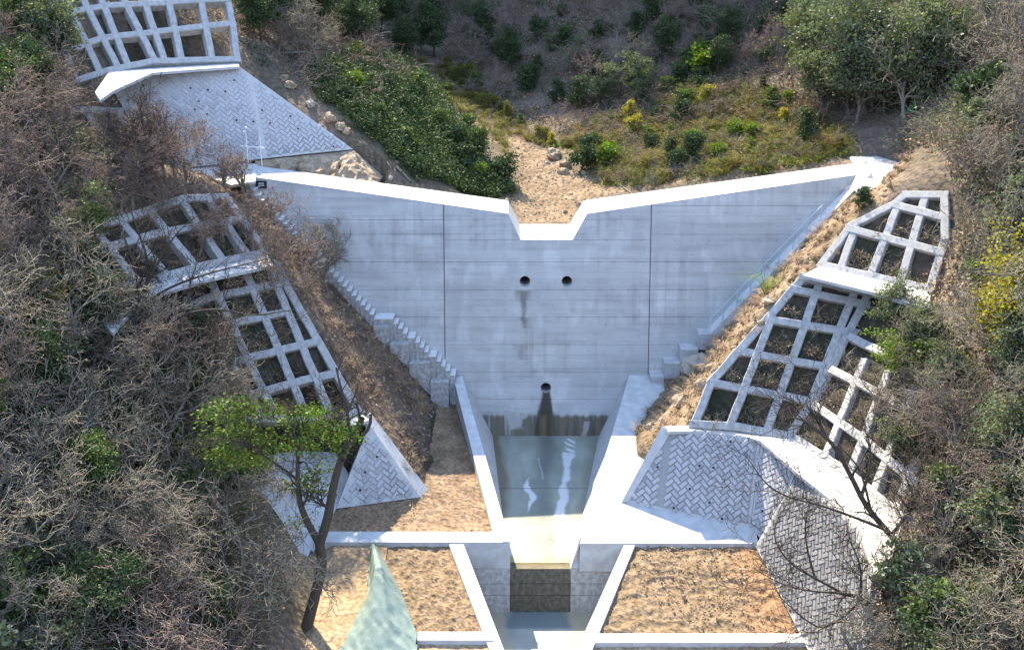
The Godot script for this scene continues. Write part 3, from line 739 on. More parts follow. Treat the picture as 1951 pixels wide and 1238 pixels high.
func terraces() -> void:
	var bump := func(x: float, z: float, s: float) -> float:
		return noise2.get_noise_2d(x * 110.0, z * 110.0) * 0.05 * s + noise2.get_noise_2d(x * 260.0, z * 260.0) * 0.06 * s + noise.get_noise_2d(x * 40.0, z * 40.0) * 0.04 * s
	var lit := func(x: float, z: float) -> Color:
		var a := noise2.get_noise_2d(x * 120.0, z * 120.0)
		return Color(0.26, 0.185, 0.118).lerp(Color(0.19, 0.135, 0.082), clampf(0.45 + a * 1.4, 0, 1))
	var red := func(x: float, z: float) -> Color:
		var a := noise2.get_noise_2d(x * 120.0, z * 120.0)
		var c := Color(0.27, 0.195, 0.125).lerp(Color(0.2, 0.142, 0.085), clampf(0.45 + a * 1.4, 0, 1))
		return c.lerp(Color(0.3, 0.175, 0.095), clampf((x - 6.8 + a) * 0.6, 0, 0.75))
	var dark := func(x: float, z: float) -> Color:
		var a := noise2.get_noise_2d(x * 60.0, z * 60.0)
		return Color(0.29, 0.2, 0.13).lerp(Color(0.19, 0.132, 0.085), clampf(0.45 + a * 1.6, 0, 1)).lerp(Color(0.32, 0.22, 0.14), clampf((z - 11.0) * 0.7, 0, 0.8))
	var pale := func(x: float, z: float) -> Color:
		var a := noise2.get_noise_2d(x * 60.0, z * 60.0)
		return Color(0.42, 0.305, 0.19).lerp(Color(0.35, 0.24, 0.145), clampf(0.5 + a * 1.4, 0, 1))
	sheet("soil_terrace", P2([Vector2(-6.9, -2.0), Vector2(-4.9, -1.0), Vector2(-2.1, 12.95), Vector2(-10.4, 12.95), Vector2(-10.4, 10.4), Vector2(-6.5, 9.3), Vector2(-6.7, 5)]), 0.12, func(x, z): return 2.08 - 0.062 * z + bump.call(x, z, 1.2) + 0.12 * maxf(0.0, -x - 5.2) * clampf((11.6 - z) / 4.0, 0.0, 1.0), dark, "shaded brown bare earth between the left channel wall and the bank", M.soil)
	sheet("soil_terrace", P2([Vector2(-7.9, 13.0), Vector2(-4.15, 13.0), Vector2(-2.5, 18.95), Vector2(-5.6, 18.95), Vector2(-6.4, 17.2)]), 0.09, func(x, z): return 1.14 - 0.1 * (z - 13.1) + bump.call(x, z, 1.5), lit, "lumpy brown earth between the green sheeting and the lower channel wall", M.soil)
	sheet("soil_terrace", P2([Vector2(-6.2, 18.9), Vector2(-2.5, 18.9), Vector2(-1.6, 23.5), Vector2(-6.2, 23.5)]), 0.15, func(x, z): return 1.14 - 0.1 * (z - 13.1) + bump.call(x, z, 0.5), pale, "smooth pale earth below the short white strip", M.soil)
	sheet("dirt_path", P2([Vector2(-12.5, 13.0), Vector2(-7.2, 13.0), Vector2(-7.2, 24), Vector2(-12.5, 24)]), 0.15, func(x, z): return 1.2 - 0.1 * (z - 13.1) + bump.call(x, z, 0.45) + maxf(0.0, -x - 9.6) * -0.5, pale, "sunlit pale orange dirt track left of the green sheeting", M.soil, "path")
	sheet("soil_terrace", P2([Vector2(3.1, 13.0), Vector2(9.0, 13.0), Vector2(9.9, 19), Vector2(1.2, 19)]), 0.09, func(x, z): return 1.14 - 0.1 * (z - 13.1) + bump.call(x, z, 1.1) + 0.05 * sin(z * 7.5 + noise.get_noise_2d(x * 30.0, z * 30.0) * 9.0), red, "sunlit reddish brown earth right of the lower channel", M.soil)
	sheet("soil_terrace", P2([Vector2(0.9, 19), Vector2(10.4, 19), Vector2(10.6, 24), Vector2(-0.2, 24)]), 0.15, func(x, z): return 1.14 - 0.1 * (z - 13.1) + bump.call(x, z, 0.5), pale, "smooth pale earth below the long white strip on the right", M.soil)
	# green sheeting over a heap of earth
	var ridge := PackedVector3Array([Vector3(-7.93, 0, 13.3), Vector3(-7.32, 0, 16.4), Vector3(-6.9, 0, 19.0), Vector3(-6.7, 0, 24)])
	var hf := func(x: float, z: float) -> float:
		var t := clampf((z - 13.3) / 3.1, 0, 1)
		var cx := lerpf(-7.86, -7.3, t) + maxf(0.0, z - 16.4) * 0.14
		var wl := 0.12 + 0.12 * t + maxf(0.0, z - 16.4) * 0.42
		var wr := 0.1 + 0.75 * t + maxf(0.0, z - 16.4) * 0.3
		var u := (x - cx) / (wr if x > cx else wl)
		var top := 0.2 + 1.1 * t - maxf(0.0, z - 16.5) * 0.36
		var ph := (0.8 * x - z) * 3.6 + noise.get_noise_2d(x * 22.0, z * 22.0) * 3.0
		var wr2 := -0.05 * absf(sin(ph)) * clampf(0.5 + noise2.get_noise_2d(x * 50.0, z * 50.0) * 2.0, 0.1, 1.0) + 0.012 * sin(ph * 2.7 + x * 6.0) + 0.04 * noise2.get_noise_2d((x + z) * 60.0, (x - z) * 30.0) + 0.06
		return 1.25 - 0.1 * (z - 13.1) + maxf(top, 0.12) * clampf(1.25 - absf(u), 0, 1) + wr2 * clampf(1.6 - absf(u), 0, 1) * t
	var o := sheet("green_sheeting", P2([Vector2(-8.02, 13.3), Vector2(-7.72, 13.3), Vector2(-7.0, 14.9), Vector2(-6.25, 16.9), Vector2(-5.55, 18.8), Vector2(-5.4, 20.5), Vector2(-5.2, 23), Vector2(-9.8, 23), Vector2(-8.25, 19.2), Vector2(-7.72, 16.7)]), 0.07, hf, func(x, z): return Color.WHITE, "pale green plastic sheeting spread over a heap of earth beside the dirt track", M.tarp, "tarpaulin")
	o.set_meta("kind", "thing")

# ---------------------------------------------------------------- faced walls
func block_mesh(s: int) -> ArrayMesh:
	var mb := MB.new()
	var r := RandomNumberGenerator.new()
	r.seed = 40 + s
	var a := Vector2(0.206, 0.095)
	var i := 0.022
	var z := 0.06
	var lo := []
	var hi := []
	for q in [Vector2(-1, -1), Vector2(1, -1), Vector2(1, 1), Vector2(-1, 1)]:
		lo.append(Vector3(q.x * a.x, q.y * a.y, 0))
		hi.append(Vector3(q.x * (a.x - i), q.y * (a.y - i), z + (r.randf() - 0.5) * 0.014))
	mb.face(hi, Vector3.BACK)
	for k in 4:
		var j := (k + 1) % 4
		mb.quad(lo[k], lo[j], hi[j], hi[k], (lo[k] + lo[j]))
	return mb.mesh(M.block[0])
var BLOCKS: Array = []
func faced_wall(called: String, label: String, face: Array, nrm: Vector3, mats: Array, band: Array, group := "", inset := 0.14, thick := 0.45) -> void:
	if BLOCKS.is_empty():
		for i in 4: BLOCKS.append(block_mesh(i))
	var t := thing(called, label, "wall", Vector3.ZERO, group, "thing")
	var mb := MB.new()
	var back := []
	for p in face: back.append(p - nrm * thick)
	mb.solid(face, back, nrm)
	put("wall_panel", mb, M.concrete if mats == M.block else M.wall_dark, t)
	var e := nrm.cross(Vector3.UP).normalized() * -1.0
	e = Vector3.UP.cross(nrm).normalized()
	var f := nrm.cross(e)
	var q := PackedVector2Array()
	for p in face: q.append(Vector2((p - face[0]).dot(e), (p - face[0]).dot(f)))
	if Geometry2D.is_polygon_clockwise(q): q.reverse()
	var inner := Geometry2D.offset_polygon(q, -inset)
	if inner.is_empty(): return
	var poly: PackedVector2Array = inner[0]
	var bm := MB.new()
	var bp := []
	var b0 := []
	for p in poly:
		bp.append(face[0] + e * p.x + f * p.y + nrm * 0.008)
		b0.append(face[0] + e * p.x + f * p.y - nrm * 0.02)
	bm.solid(bp, b0, nrm)
	put("joint_bed", bm, M.bed, t)
	var w := 0.218
	var c45 := sqrt(0.5)
	var count := 0
	var spots := []
	for y in range(-100, 101):
		for x in range(-100, 101):
			var k := posmod(x - y, 4)
			if k != 0 and k != 3: continue
			var g := Vector2(x + 1.0, y + 0.5) if k == 0 else Vector2(x + 0.5, y + 1.0)
			g *= w
			var r := Vector2((g.x - g.y) * c45, (g.x + g.y) * c45)
			if not Geometry2D.is_point_in_polygon(r, poly): continue
			var skip := false
			for b in band:
				if absf(r.x - b + 0.1 * absf(fposmod(r.y, 0.74) - 0.37)) < 0.17: skip = true
			if skip: continue
			spots.append([r, k])
	var hole_every := 19
	var rest := []
	spots.sort_custom(func(a, b): return (face[0] + e * a[0].x + f * a[0].y).z > (face[0] + e * b[0].x + f * b[0].y).z)
	for s in spots:
		var r: Vector2 = s[0]
		var ang := PI / 4 if s[1] == 0 else PI * 0.75
		var bx := e * cos(ang) + f * sin(ang)
		var by := nrm.cross(bx)
		var bs := Basis(bx, by, nrm) * Basis.from_euler(Vector3((rng.randf() - 0.5) * 0.02, (rng.randf() - 0.5) * 0.02, 0))
		var at: Vector3 = face[0] + e * r.x + f * r.y + nrm * 0.004
		if count < 300:
			put_mesh("block", BLOCKS[rng.randi() % 4], t, Transform3D(bs, at), mats[rng.randi() % 4])
		else:
			rest.append(Transform3D(bs, at))
		count += 1
		if count % hole_every == 6:
			var hm := MB.new()
			hm.tube(Vector3.ZERO, nrm * 0.09, 0.055, 0.055, 8)
			hm.face([e * 0.055, (e + f) * 0.04, f * 0.055, (f - e) * 0.04, -e * 0.055, -(e + f) * 0.04, -f * 0.055, (e - f) * 0.04].map(func(p): return p + nrm * 0.085), nrm)
			var pipe := put("weep_pipe", hm, M.hole, t)  # closed near-black end, painted for the shade inside a weep hole
			pipe.position = at
	if rest.size():
		var sf := SurfaceTool.new()
		for x in rest: sf.append_from(BLOCKS[rng.randi() % 4], 0, x)
		sf.set_material(mats[0])
		put_mesh("block_facing", sf.commit(), t).set_meta("kind", "stuff")
func slab(called: String, pts: Array, label: String, category := "berm") -> void:
	var mb := hexa(pts, Vector3(0, -0.14, 0))
	structure(tag(put(called, mb, M.concrete), label, category))
func lattice(label: String, segs: Array, nrm: Vector3, m: Material) -> void:
	var t := thing("lattice_frame", label, "retaining frame", Vector3.ZERO, "")
	for i in range(0, segs.size(), 2):
		var a: Vector3 = segs[i]
		var b: Vector3 = segs[i + 1]
		var d := b - a
		var ln := d.length()
		d /= ln
		var s := nrm.cross(d).normalized()
		a -= d * 0.17
		ln += 0.34
		var mb := MB.new()
		var k := maxi(2, int(ln / 0.45))
		var prev := []
		var lift := 0.012 * float((i / 2) % 5)
		var j1 := rng.randf() * 100.0
		for q in k + 1:
			var u := float(q) / k
			var wob := noise2.get_noise_2d(j1 + u * ln * 60.0, 3.0) * 0.035
			var wob2 := noise2.get_noise_2d(j1 + u * ln * 60.0, 33.0) * 0.03
			var c := a + d * ln * u + s * wob
			var up := nrm * (0.02 + lift + wob2)
			var cur := [c - s * 0.2 - nrm * 0.5, c - s * 0.185 + up - nrm * 0.03, c - s * 0.15 + up, c + s * 0.15 + up, c + s * 0.185 + up - nrm * 0.03, c + s * 0.2 - nrm * 0.5]
			if q:
				for z in 5:
					var o: Vector3 = (cur[z] + cur[z + 1]) * 0.5 - (c - nrm * 0.3)
					mb.quad(prev[z], prev[z + 1], cur[z + 1], cur[z], o)
			if q == 0 or q == k:
				mb.face(cur, d * (1.0 if q else -1.0))
			prev = cur
		put("beam", mb, m, t)

func walls() -> void:
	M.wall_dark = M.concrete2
	faced_wall("block_wall", "shaded herringbone block wall facing down the valley beside the right platform", [Vector3(3.21, 1.75, 10.40), Vector3(5.71, 1.59, 11.24), Vector3(8.57, 1.49, 12.15), Vector3(9.11, 4.88, 10.54), Vector3(8.02, 5.04, 10.13), Vector3(6.91, 5.04, 9.80), Vector3(5.22, 4.82, 9.40)], Vector3(-0.26, 0.45, 0.86), M.block, [1.55])
	faced_wall("block_wall", "narrow sunlit herringbone wall at the corner beyond the platform end", [Vector3(8.58, 1.49, 12.16), Vector3(9.01, 1.33, 13.25), Vector3(10.12, 4.72, 12.90), Vector3(9.12, 4.88, 10.56)], Vector3(-0.86, 0.32, 0.39), M.block, [], "", 0.12)
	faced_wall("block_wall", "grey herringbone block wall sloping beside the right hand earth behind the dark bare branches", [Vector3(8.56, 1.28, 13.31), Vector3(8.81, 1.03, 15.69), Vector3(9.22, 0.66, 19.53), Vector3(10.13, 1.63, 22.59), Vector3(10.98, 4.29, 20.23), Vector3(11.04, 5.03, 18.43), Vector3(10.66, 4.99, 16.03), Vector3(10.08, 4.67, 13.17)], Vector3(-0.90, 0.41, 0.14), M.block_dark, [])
	faced_wall("block_wall", "triangular herringbone block wall behind the forked tree on the left bank", [Vector3(-6.14, 1.60, 9.66), Vector3(-8.01, 1.61, 10.21), Vector3(-9.84, 1.62, 10.74), Vector3(-8.71, 4.22, 9.05), Vector3(-8.54, 4.95, 8.62)], Vector3(0.25, 0.45, 0.86), M.block, [2.6], "", 0.22)
	faced_wall("block_wall", "wide shaded herringbone block wall above the left end of the dam crest", [Vector3(-11.21, 14.27, -8.77), Vector3(-13.78, 14.25, -7.42), Vector3(-16.20, 14.20, -6.13), Vector3(-18.52, 14.12, -4.88), Vector3(-20.02, 14.11, -4.09), Vector3(-22.01, 15.96, -4.09), Vector3(-23.26, 18.18, -4.69), Vector3(-21.50, 18.96, -6.05), Vector3(-19.26, 19.03, -7.26), Vector3(-17.32, 19.06, -8.28)], Vector3(0.41, 0.45, 0.79), M.block, [-5.15])
	var mo := MB.new()
	var fa := [Vector3(-9.85, 1.60, 10.71), Vector3(-9.51, 2.26, 8.76), Vector3(-10.25, 2.89, 7.68), Vector3(-12.13, 3.23, 8.14), Vector3(-13.43, 3.29, 8.91), Vector3(-14.11, 3.06, 10.00), Vector3(-13.81, 2.41, 11.47), Vector3(-12.14, 1.65, 12.21), Vector3(-10.92, 0.82, 13.48), Vector3(-10.56, 0.76, 13.39)]
	var bk := []
	for p in fa: bk.append(p - Vector3(0.25, 0.90, 0.35) * 0.4)
	mo.solid(fa, bk, Vector3(0.25, 0.90, 0.35))
	tag(put("mortar_slope", mo, M.concrete), "pale mortar covered slope left of the triangular block wall", "slope", "", "thing")
	# coping on the right hand edge of the triangular wall
	var cp := MB.new()
	var ca := [Vector3(-6.10, 1.55, 9.67), Vector3(-8.66, 5.11, 8.57), Vector3(-8.54, 5.11, 7.87), Vector3(-5.80, 1.55, 8.92)]
	var cb := []
	for p in ca: cb.append(p + Vector3(-0.1, -0.7, -0.1))
	cp.solid(ca, cb, Vector3(0.4, 0.8, 0.3))
	tag(put("coping", cp, M.concrete), "white concrete coping down the right edge of the triangular block wall", "coping", "", "thing")
	cp = MB.new()
	ca = [Vector3(5.33, 4.83, 9.43), Vector3(3.39, 1.81, 10.42), Vector3(3.07, 1.71, 10.38), Vector3(4.92, 4.99, 9.22)]
	cb = []
	for p in ca: cb.append(p - Vector3(-0.26, 0.45, 0.86) * 0.5)
	for i in ca.size(): ca[i] += Vector3(-0.26, 0.45, 0.86) * 0.07
	cp.solid(ca, cb, Vector3(-0.26, 0.45, 0.86))
	tag(put("coping", cp, M.concrete), "white concrete edge down the left end of the right herringbone wall", "coping", "", "thing")
	slab("berm", [Vector3(5.15, 5.00, 9.78), Vector3(6.94, 5.00, 9.67), Vector3(8.05, 5.00, 9.99), Vector3(9.06, 5.00, 10.73), Vector3(9.91, 5.00, 13.74), Vector3(10.71, 5.00, 16.09), Vector3(11.11, 5.00, 18.35), Vector3(10.60, 5.00, 21.14), Vector3(11.11, 5.00, 21.14), Vector3(12.99, 5.00, 17.44), Vector3(12.03, 5.00, 13.88), Vector3(10.51, 5.00, 10.47), Vector3(8.17, 5.00, 9.40), Vector3(6.31, 5.00, 9.18), Vector3(5.07, 5.00, 9.18)], "white concrete berm between the right block walls and the lattice frame above")
	slab("berm", [Vector3(11.48, 11.25, 6.27), Vector3(12.71, 11.25, 4.77), Vector3(14.27, 11.25, 6.59), Vector3(16.46, 11.25, 8.74), Vector3(15.50, 11.25, 11.12), Vector3(13.87, 11.25, 8.74)], "white concrete berm between the two lattice frames on the right bank")
	slab("berm", [Vector3(-13.11, 11.30, 4.76), Vector3(-14.02, 11.30, 2.80), Vector3(-16.74, 11.30, 5.44), Vector3(-18.57, 11.30, 8.15), Vector3(-18.24, 11.30, 12.99), Vector3(-17.50, 11.30, 14.01), Vector3(-17.65, 11.30, 9.76), Vector3(-15.59, 11.30, 6.99)], "pale concrete berm between the two lattice frames on the left bank")
	slab("berm", [Vector3(-17.22, 19.10, -7.90), Vector3(-19.07, 19.10, -6.59), Vector3(-21.10, 19.10, -4.85), Vector3(-20.62, 19.10, 2.36), Vector3(-20.08, 19.10, 5.52), Vector3(-21.28, 19.10, 2.92), Vector3(-23.60, 19.10, -5.34), Vector3(-22.76, 19.10, -10.11), Vector3(-18.07, 19.10, -10.98)], "sunlit concrete berm below the uppermost lattice frame on the left")
	slab("berm", [Vector3(-10.06, 5.15, 9.55), Vector3(-8.81, 5.15, 8.32), Vector3(-8.45, 5.15, 8.88), Vector3(-9.16, 5.15, 9.60)], "small white concrete berm at the foot of the left lattice frame")
	slab("landing", [Vector3(-20.26, 14.00, -3.92), Vector3(-20.39, 14.00, -5.79), Vector3(-17.75, 14.00, -6.39), Vector3(-16.14, 14.00, -5.79), Vector3(-15.21, 14.00, -1.26), Vector3(-16.24, 14.00, -0.38), Vector3(-17.80, 14.00, -2.16)], "pale concrete landing at the left end of the dam crest", "landing")
	slab("landing", [Vector3(17.51, 14.05, -7.68), Vector3(19.19, 14.05, -7.84), Vector3(19.90, 14.05, -5.54), Vector3(18.81, 14.05, -2.99), Vector3(15.08, 14.05, 2.21), Vector3(15.49, 14.05, -0.40), Vector3(17.23, 14.05, -4.67)], "sunlit concrete landing at the right end of the dam crest", "landing")
	lattice("large concrete lattice frame on the right bank above the herringbone wall", FRAME_R1, Vector3(-0.17, 0.62, 0.76), M.concrete2)
	lattice("concrete lattice frame under the trees to the right of the large right bank frame", FRAME_R2, Vector3(-0.74, 0.62, 0.26), M.concrete2)
	lattice("upper concrete lattice frame on the right bank near the end of the crest", FRAME_R3, Vector3(-0.56, 0.62, 0.55), M.concrete2)
	lattice("lower concrete lattice frame on the left bank behind bare branches", FRAME_L1, Vector3(0.22, 0.62, 0.75), M.concrete2)
	lattice("middle concrete lattice frame on the left bank hidden among reddish twigs", FRAME_L3, Vector3(0.57, 0.62, 0.53), M.concrete2)
	lattice("uppermost concrete lattice frame at the top left above the wide block wall", FRAME_U, Vector3(0.42, 0.62, 0.66), M.concrete2)
	lattice("small broken lattice frame at the left end of the wide block wall", [Vector3(-25.60, 17.45, -3.06), Vector3(-22.89, 17.16, -4.30), Vector3(-24.37, 17.21, -3.56), Vector3(-23.03, 14.75, -2.88), Vector3(-22.94, 17.08, -4.24), Vector3(-21.38, 14.55, -3.62), Vector3(-23.57, 15.81, -3.19), Vector3(-22.29, 15.78, -3.84)], Vector3(0.41, 0.45, 0.79), M.concrete2)

# ---------------------------------------------------------------- rocks and small things
func rock_mesh(sd: int, flat := 0.7) -> MB:
	var mb := MB.new()
	var f := FastNoiseLite.new()
	f.seed = sd
	f.frequency = 0.9
	var pt := func(a: float, b: float) -> Vector3:
		var d := Vector3(cos(a) * cos(b), sin(b), sin(a) * cos(b))
		var r := 1.0 + f.get_noise_3dv(d * 1.2) * 0.6
		r = minf(r, 0.95 / maxf(0.2, absf(d.dot(Vector3(0.6, 0.5, 0.62)))))
		return d * r * Vector3(1, flat, 0.85)
	for j in 7:
		for i in 12:
			var a0 := TAU * i / 12
			var a1 := TAU * (i + 1) / 12
			var b0 := -PI / 2 + PI * j / 7
			var b1 := -PI / 2 + PI * (j + 1) / 7
			var p := [pt.call(a0, b0), pt.call(a1, b0), pt.call(a1, b1), pt.call(a0, b1)]
			mb.quad(p[0], p[1], p[2], p[3], p[0] + p[2])
	return mb
func small_things() -> void:
	var rocks := []
	for i in 5: rocks.append(rock_mesh(i + 3).mesh(M.rock))
	var place := func(x: float, z: float, s: float, label: String, k: int, grp: String, m: Material = null) -> void:
		var b := Basis.from_euler(Vector3(rng.randf() - 0.5, rng.randf() * TAU, rng.randf() - 0.5)).scaled(Vector3.ONE * s)
		var o := put_mesh("boulder", rocks[k], self, Transform3D(b, Vector3(x, H(x, z) + s * 0.25, z)), m)
		tag(o, label, "boulder", grp)
	for q in [[1.05, -20.47, 0.62, "large tan boulder at the right edge of the stream bed", 0, ""], [1.77, -18.51, 0.50, "rounded pale boulder below the large tan boulder at the stream bed", 2, ""], [1.56, -17.06, 0.40, "flat pale stone in front of the rounded boulder by the shrubs", 3, ""], [7.69, 2.06, 0.85, "big grey boulder in the cut bank beside the right stepped footings", 1, ""], [6.39, 5.71, 0.50, "tan boulder low on the cut bank left of the right lattice frame", 4, ""], [7.14, 6.75, 0.42, "small tan rock just below the big grey boulder", 2, ""], [-15.33, -12.13, 0.40, "pale rock along the upper right edge of the wide block wall", 0, "rocks along the wide block wall"], [-13.93, -11.04, 0.36, "pale rock along the upper right edge of the wide block wall", 1, "rocks along the wide block wall"], [-12.71, -10.21, 0.45, "pale rock along the upper right edge of the wide block wall", 2, "rocks along the wide block wall"], [-12.07, -9.93, 0.38, "pale rock along the upper right edge of the wide block wall", 3, "rocks along the wide block wall"], [-11.69, -9.80, 0.30, "pale rock along the upper right edge of the wide block wall", 4, "rocks along the wide block wall"], [-15.79, -12.66, 0.30, "pale rock along the upper right edge of the wide block wall", 0, "rocks along the wide block wall"], [4.92, 5.45, 0.26, "tan stone in the cut bank beside the right wing", 0, "stones in the right cut bank"], [5.46, 5.72, 0.18, "tan stone in the cut bank beside the right wing", 1, "stones in the right cut bank"], [6.37, 5.37, 0.23, "tan stone in the cut bank beside the right wing", 2, "stones in the right cut bank"], [7.12, 2.54, 0.25, "tan stone in the cut bank beside the right wing", 3, "stones in the right cut bank"], [7.62, 5.69, 0.25, "tan stone in the cut bank beside the right wing", 4, "stones in the right cut bank"], [7.72, 7.07, 0.17, "tan stone in the cut bank beside the right wing", 0, "stones in the right cut bank"], [8.54, 7.46, 0.29, "tan stone in the cut bank beside the right wing", 1, "stones in the right cut bank"], [8.82, 6.34, 0.18, "tan stone in the cut bank beside the right wing", 2, "stones in the right cut bank"], [9.60, 6.87, 0.22, "tan stone in the cut bank beside the right wing", 3, "stones in the right cut bank"], [10.06, 6.07, 0.32, "tan stone in the cut bank beside the right wing", 4, "stones in the right cut bank"], [11.12, 5.99, 0.26, "tan stone in the cut bank beside the right wing", 0, "stones in the right cut bank"], [11.74, 5.76, 0.19, "tan stone in the cut bank beside the right wing", 1, "stones in the right cut bank"], [12.34, 3.90, 0.17, "tan stone in the cut bank beside the right wing", 2, "stones in the right cut bank"], [13.40, 4.54, 0.29, "tan stone in the cut bank beside the right wing", 3, "stones in the right cut bank"], [1.87, -12.97, 0.12, "pale stone lying in the gravel stream bed", 0, "stones in the stream bed"], [0.53, -19.28, 0.21, "pale stone lying in the gravel stream bed", 1, "stones in the stream bed"], [2.24, -11.12, 0.21, "pale stone lying in the gravel stream bed", 2, "stones in the stream bed"], [1.37, -10.42, 0.18, "pale stone lying in the gravel stream bed", 3, "stones in the stream bed"], [-2.18, -12.36, 0.20, "pale stone lying in the gravel stream bed", 4, "stones in the stream bed"], [2.89, -16.86, 0.24, "pale stone lying in the gravel stream bed", 0, "stones in the stream bed"], [1.63, -17.57, 0.16, "pale stone lying in the gravel stream bed", 1, "stones in the stream bed"], [-1.50, -23.00, 0.15, "pale stone lying in the gravel stream bed", 2, "stones in the stream bed"], [-1.60, -14.69, 0.24, "pale stone lying in the gravel stream bed", 3, "stones in the stream bed"], [0.38, -23.68, 0.18, "pale stone lying in the gravel stream bed", 4, "stones in the stream bed"], [-2.28, -11.13, 0.17, "pale stone lying in the gravel stream bed", 0, "stones in the stream bed"], [2.91, -19.21, 0.19, "pale stone lying in the gravel stream bed", 1, "stones in the stream bed"], [-10.01, -8.88, 0.25, "pale stone on the scree beside the rock face", 0, "stones on the scree"], [-9.84, -8.99, 0.12, "pale stone on the scree beside the rock face", 1, "stones on the scree"], [-9.99, -8.88, 0.16, "pale stone on the scree beside the rock face", 2, "stones on the scree"], [-10.70, -8.96, 0.22, "pale stone on the scree beside the rock face", 3, "stones on the scree"], [-8.72, -9.29, 0.15, "pale stone on the scree beside the rock face", 4, "stones on the scree"], [-10.44, -8.93, 0.13, "pale stone on the scree beside the rock face", 0, "stones on the scree"], [-8.96, -7.98, 0.17, "pale stone on the scree beside the rock face", 1, "stones on the scree"], [-10.67, -8.95, 0.18, "pale stone on the scree beside the rock face", 2, "stones on the scree"]]:
		place.call(q[0], q[1], q[2], q[3], int(q[4]), q[5], M.rock_grey if q[4] == 1 else null)
	# rock face under the wide block wall
	var mb := MB.new()
	var cols := 40
	var rows := 12
	var g := []
	for j in rows + 1:
		var line := []
		for i in cols + 1:
			var u := float(i) / cols
			var v := float(j) / rows
			var top := Vector3(-16.3, 14.12, -6.15).lerp(Vector3(-11.15, 14.2, -8.75), minf(u / 0.8, 1.0))
			if u > 0.8: top = Vector3(-11.15, 14.2, -8.75).lerp(Vector3(-9.5, 12.7, -8.6), (u - 0.8) / 0.2)
			var bot := Vector3(-16.3, 13.3, -5.3).lerp(Vector3(-9.8, 11.9, -5.5), u)
			var p := bot.lerp(top, v) + Vector3(0, 0.22, 0.3) * sin(v * PI)
			var d := noise2.get_noise_2d(p.x * 110.0 + 7.0, p.z * 110.0) * 0.45 + noise.get_noise_2d(p.x * 190.0, p.z * 60.0) * 0.4
			d -= 0.25 * exp(-pow(fposmod(p.x * 1.3 + v * 0.6, 1.5) / 0.12, 2.0))
			line.append(p + Vector3(0.1, 0.35, 0.8) * d * sin(v * PI * 0.9 + 0.2))
		g.append(line)
	for j in rows:
		for i in cols:
			mb.quad(g[j][i], g[j][i + 1], g[j + 1][i + 1], g[j + 1][i], Vector3(0.2, 0.8, 0.8))
	tag(put("rock_face", mb, M.rock), "bare tan rock face between block wall and left end of the crest", "rock", "", "thing")
	# railing beside the right wing
	var t := thing("handrail", "thin blue grey handrail down the slope beside the right wing", "handrail")
	var last := Vector3.ZERO
	for i in 9:
		var x := 8.7 + i * 0.72
		var p := on_face(x, 5.75 + (x - 8.7) * 1.035, 0.68)
		mb = MB.new()
		mb.tube(p - Vector3(0, 0.2, 0), p + Vector3(0, 0.95, 0), 0.025, 0.025, 6)
		put("post", mb, M.rail, t)
		if i:
			for r in [0.5, 0.93]:
				mb = MB.new()
				mb.tube(last + Vector3(0, r, 0), p + Vector3(0, r, 0), 0.022, 0.022, 6)
				put("rail", mb, M.rail, t)
		last = p
	# marker post by the left end of the crest
	t = thing("marker_post", "thin white post with a crossbar at the left end of the dam crest", "post", Vector3(-16.45, 14.0, -5.0))
	for s in [0.0, 0.75]:
		mb = MB.new()
		mb.tube(Vector3(s, 0, 0), Vector3(s, 2.1 - s * 0.5, 0), 0.025, 0.02, 6)
		put("pole", mb, M.paint_white, t)
	mb = MB.new()
	mb.tube(Vector3(-0.3, 1.15, 0.04), Vector3(0.95, 1.05, 0.04), 0.022, 0.022, 6)
	put("crossbar", mb, M.paint_white, t)
	for s in [[-0.1, 1.95], [0.05, 2.15]]:
		mb = rock_mesh(3)
		var o := put("reflector", mb, M.paint_white, t)
		o.transform = Transform3D(Basis().scaled(Vector3.ONE * 0.06), Vector3(s[0], s[1], 0))
	# green netting on the slope at the upper right
	mb = MB.new()
	var np := [Vector2(21.24, -9.56), Vector2(21.83, -9.92), Vector2(22.40, -9.94), Vector2(23.07, -10.30), Vector2(23.66, -10.55)]
	for i in np.size() - 1:
		var a: Vector2 = np[i]
		var b: Vector2 = np[i + 1]
		var sd := Vector2(-(b - a).y, (b - a).x).normalized() * 0.28
		var q := []
		for w in [a - sd, a + sd, b + sd, b - sd]: q.append(Vector3(w.x, H(w.x, w.y) + 0.25 + 0.1 * sin(w.x * 5.0), w.y))
		mb.quad(q[0], q[1], q[2], q[3], Vector3.UP)
	tag(put("green_netting", mb, plain(0.03, 0.2, 0.1, 0.7)), "strip of green netting lying on the slope at the upper right", "netting")
	# fallen timber
	for q in [[3.88, -17.12, 5.57, -11.61, "pale fallen branch below the bright green shrub at the stream bed"], [-8.72, -8.84, -7.86, -8.27, "pale fallen branch on the scree below the creeper bank"], [16.40, -10.07, 17.96, -10.25, "pale fallen branch among the grass behind the right wing"]]:
		mb = MB.new()
		var a := Vector3(q[0], H(q[0], q[1]) + 0.1, q[1])
		var b := Vector3(q[2], H(q[2], q[3]) + 0.12, q[3])
		mb.tube(a, a.lerp(b, 0.5) + Vector3(0, 0.05, 0), 0.09, 0.07, 7)
		mb.tube(a.lerp(b, 0.5) + Vector3(0, 0.05, 0), b, 0.07, 0.03, 7)
		tag(put("fallen_branch", mb, M.bark_pale), q[4], "branch")

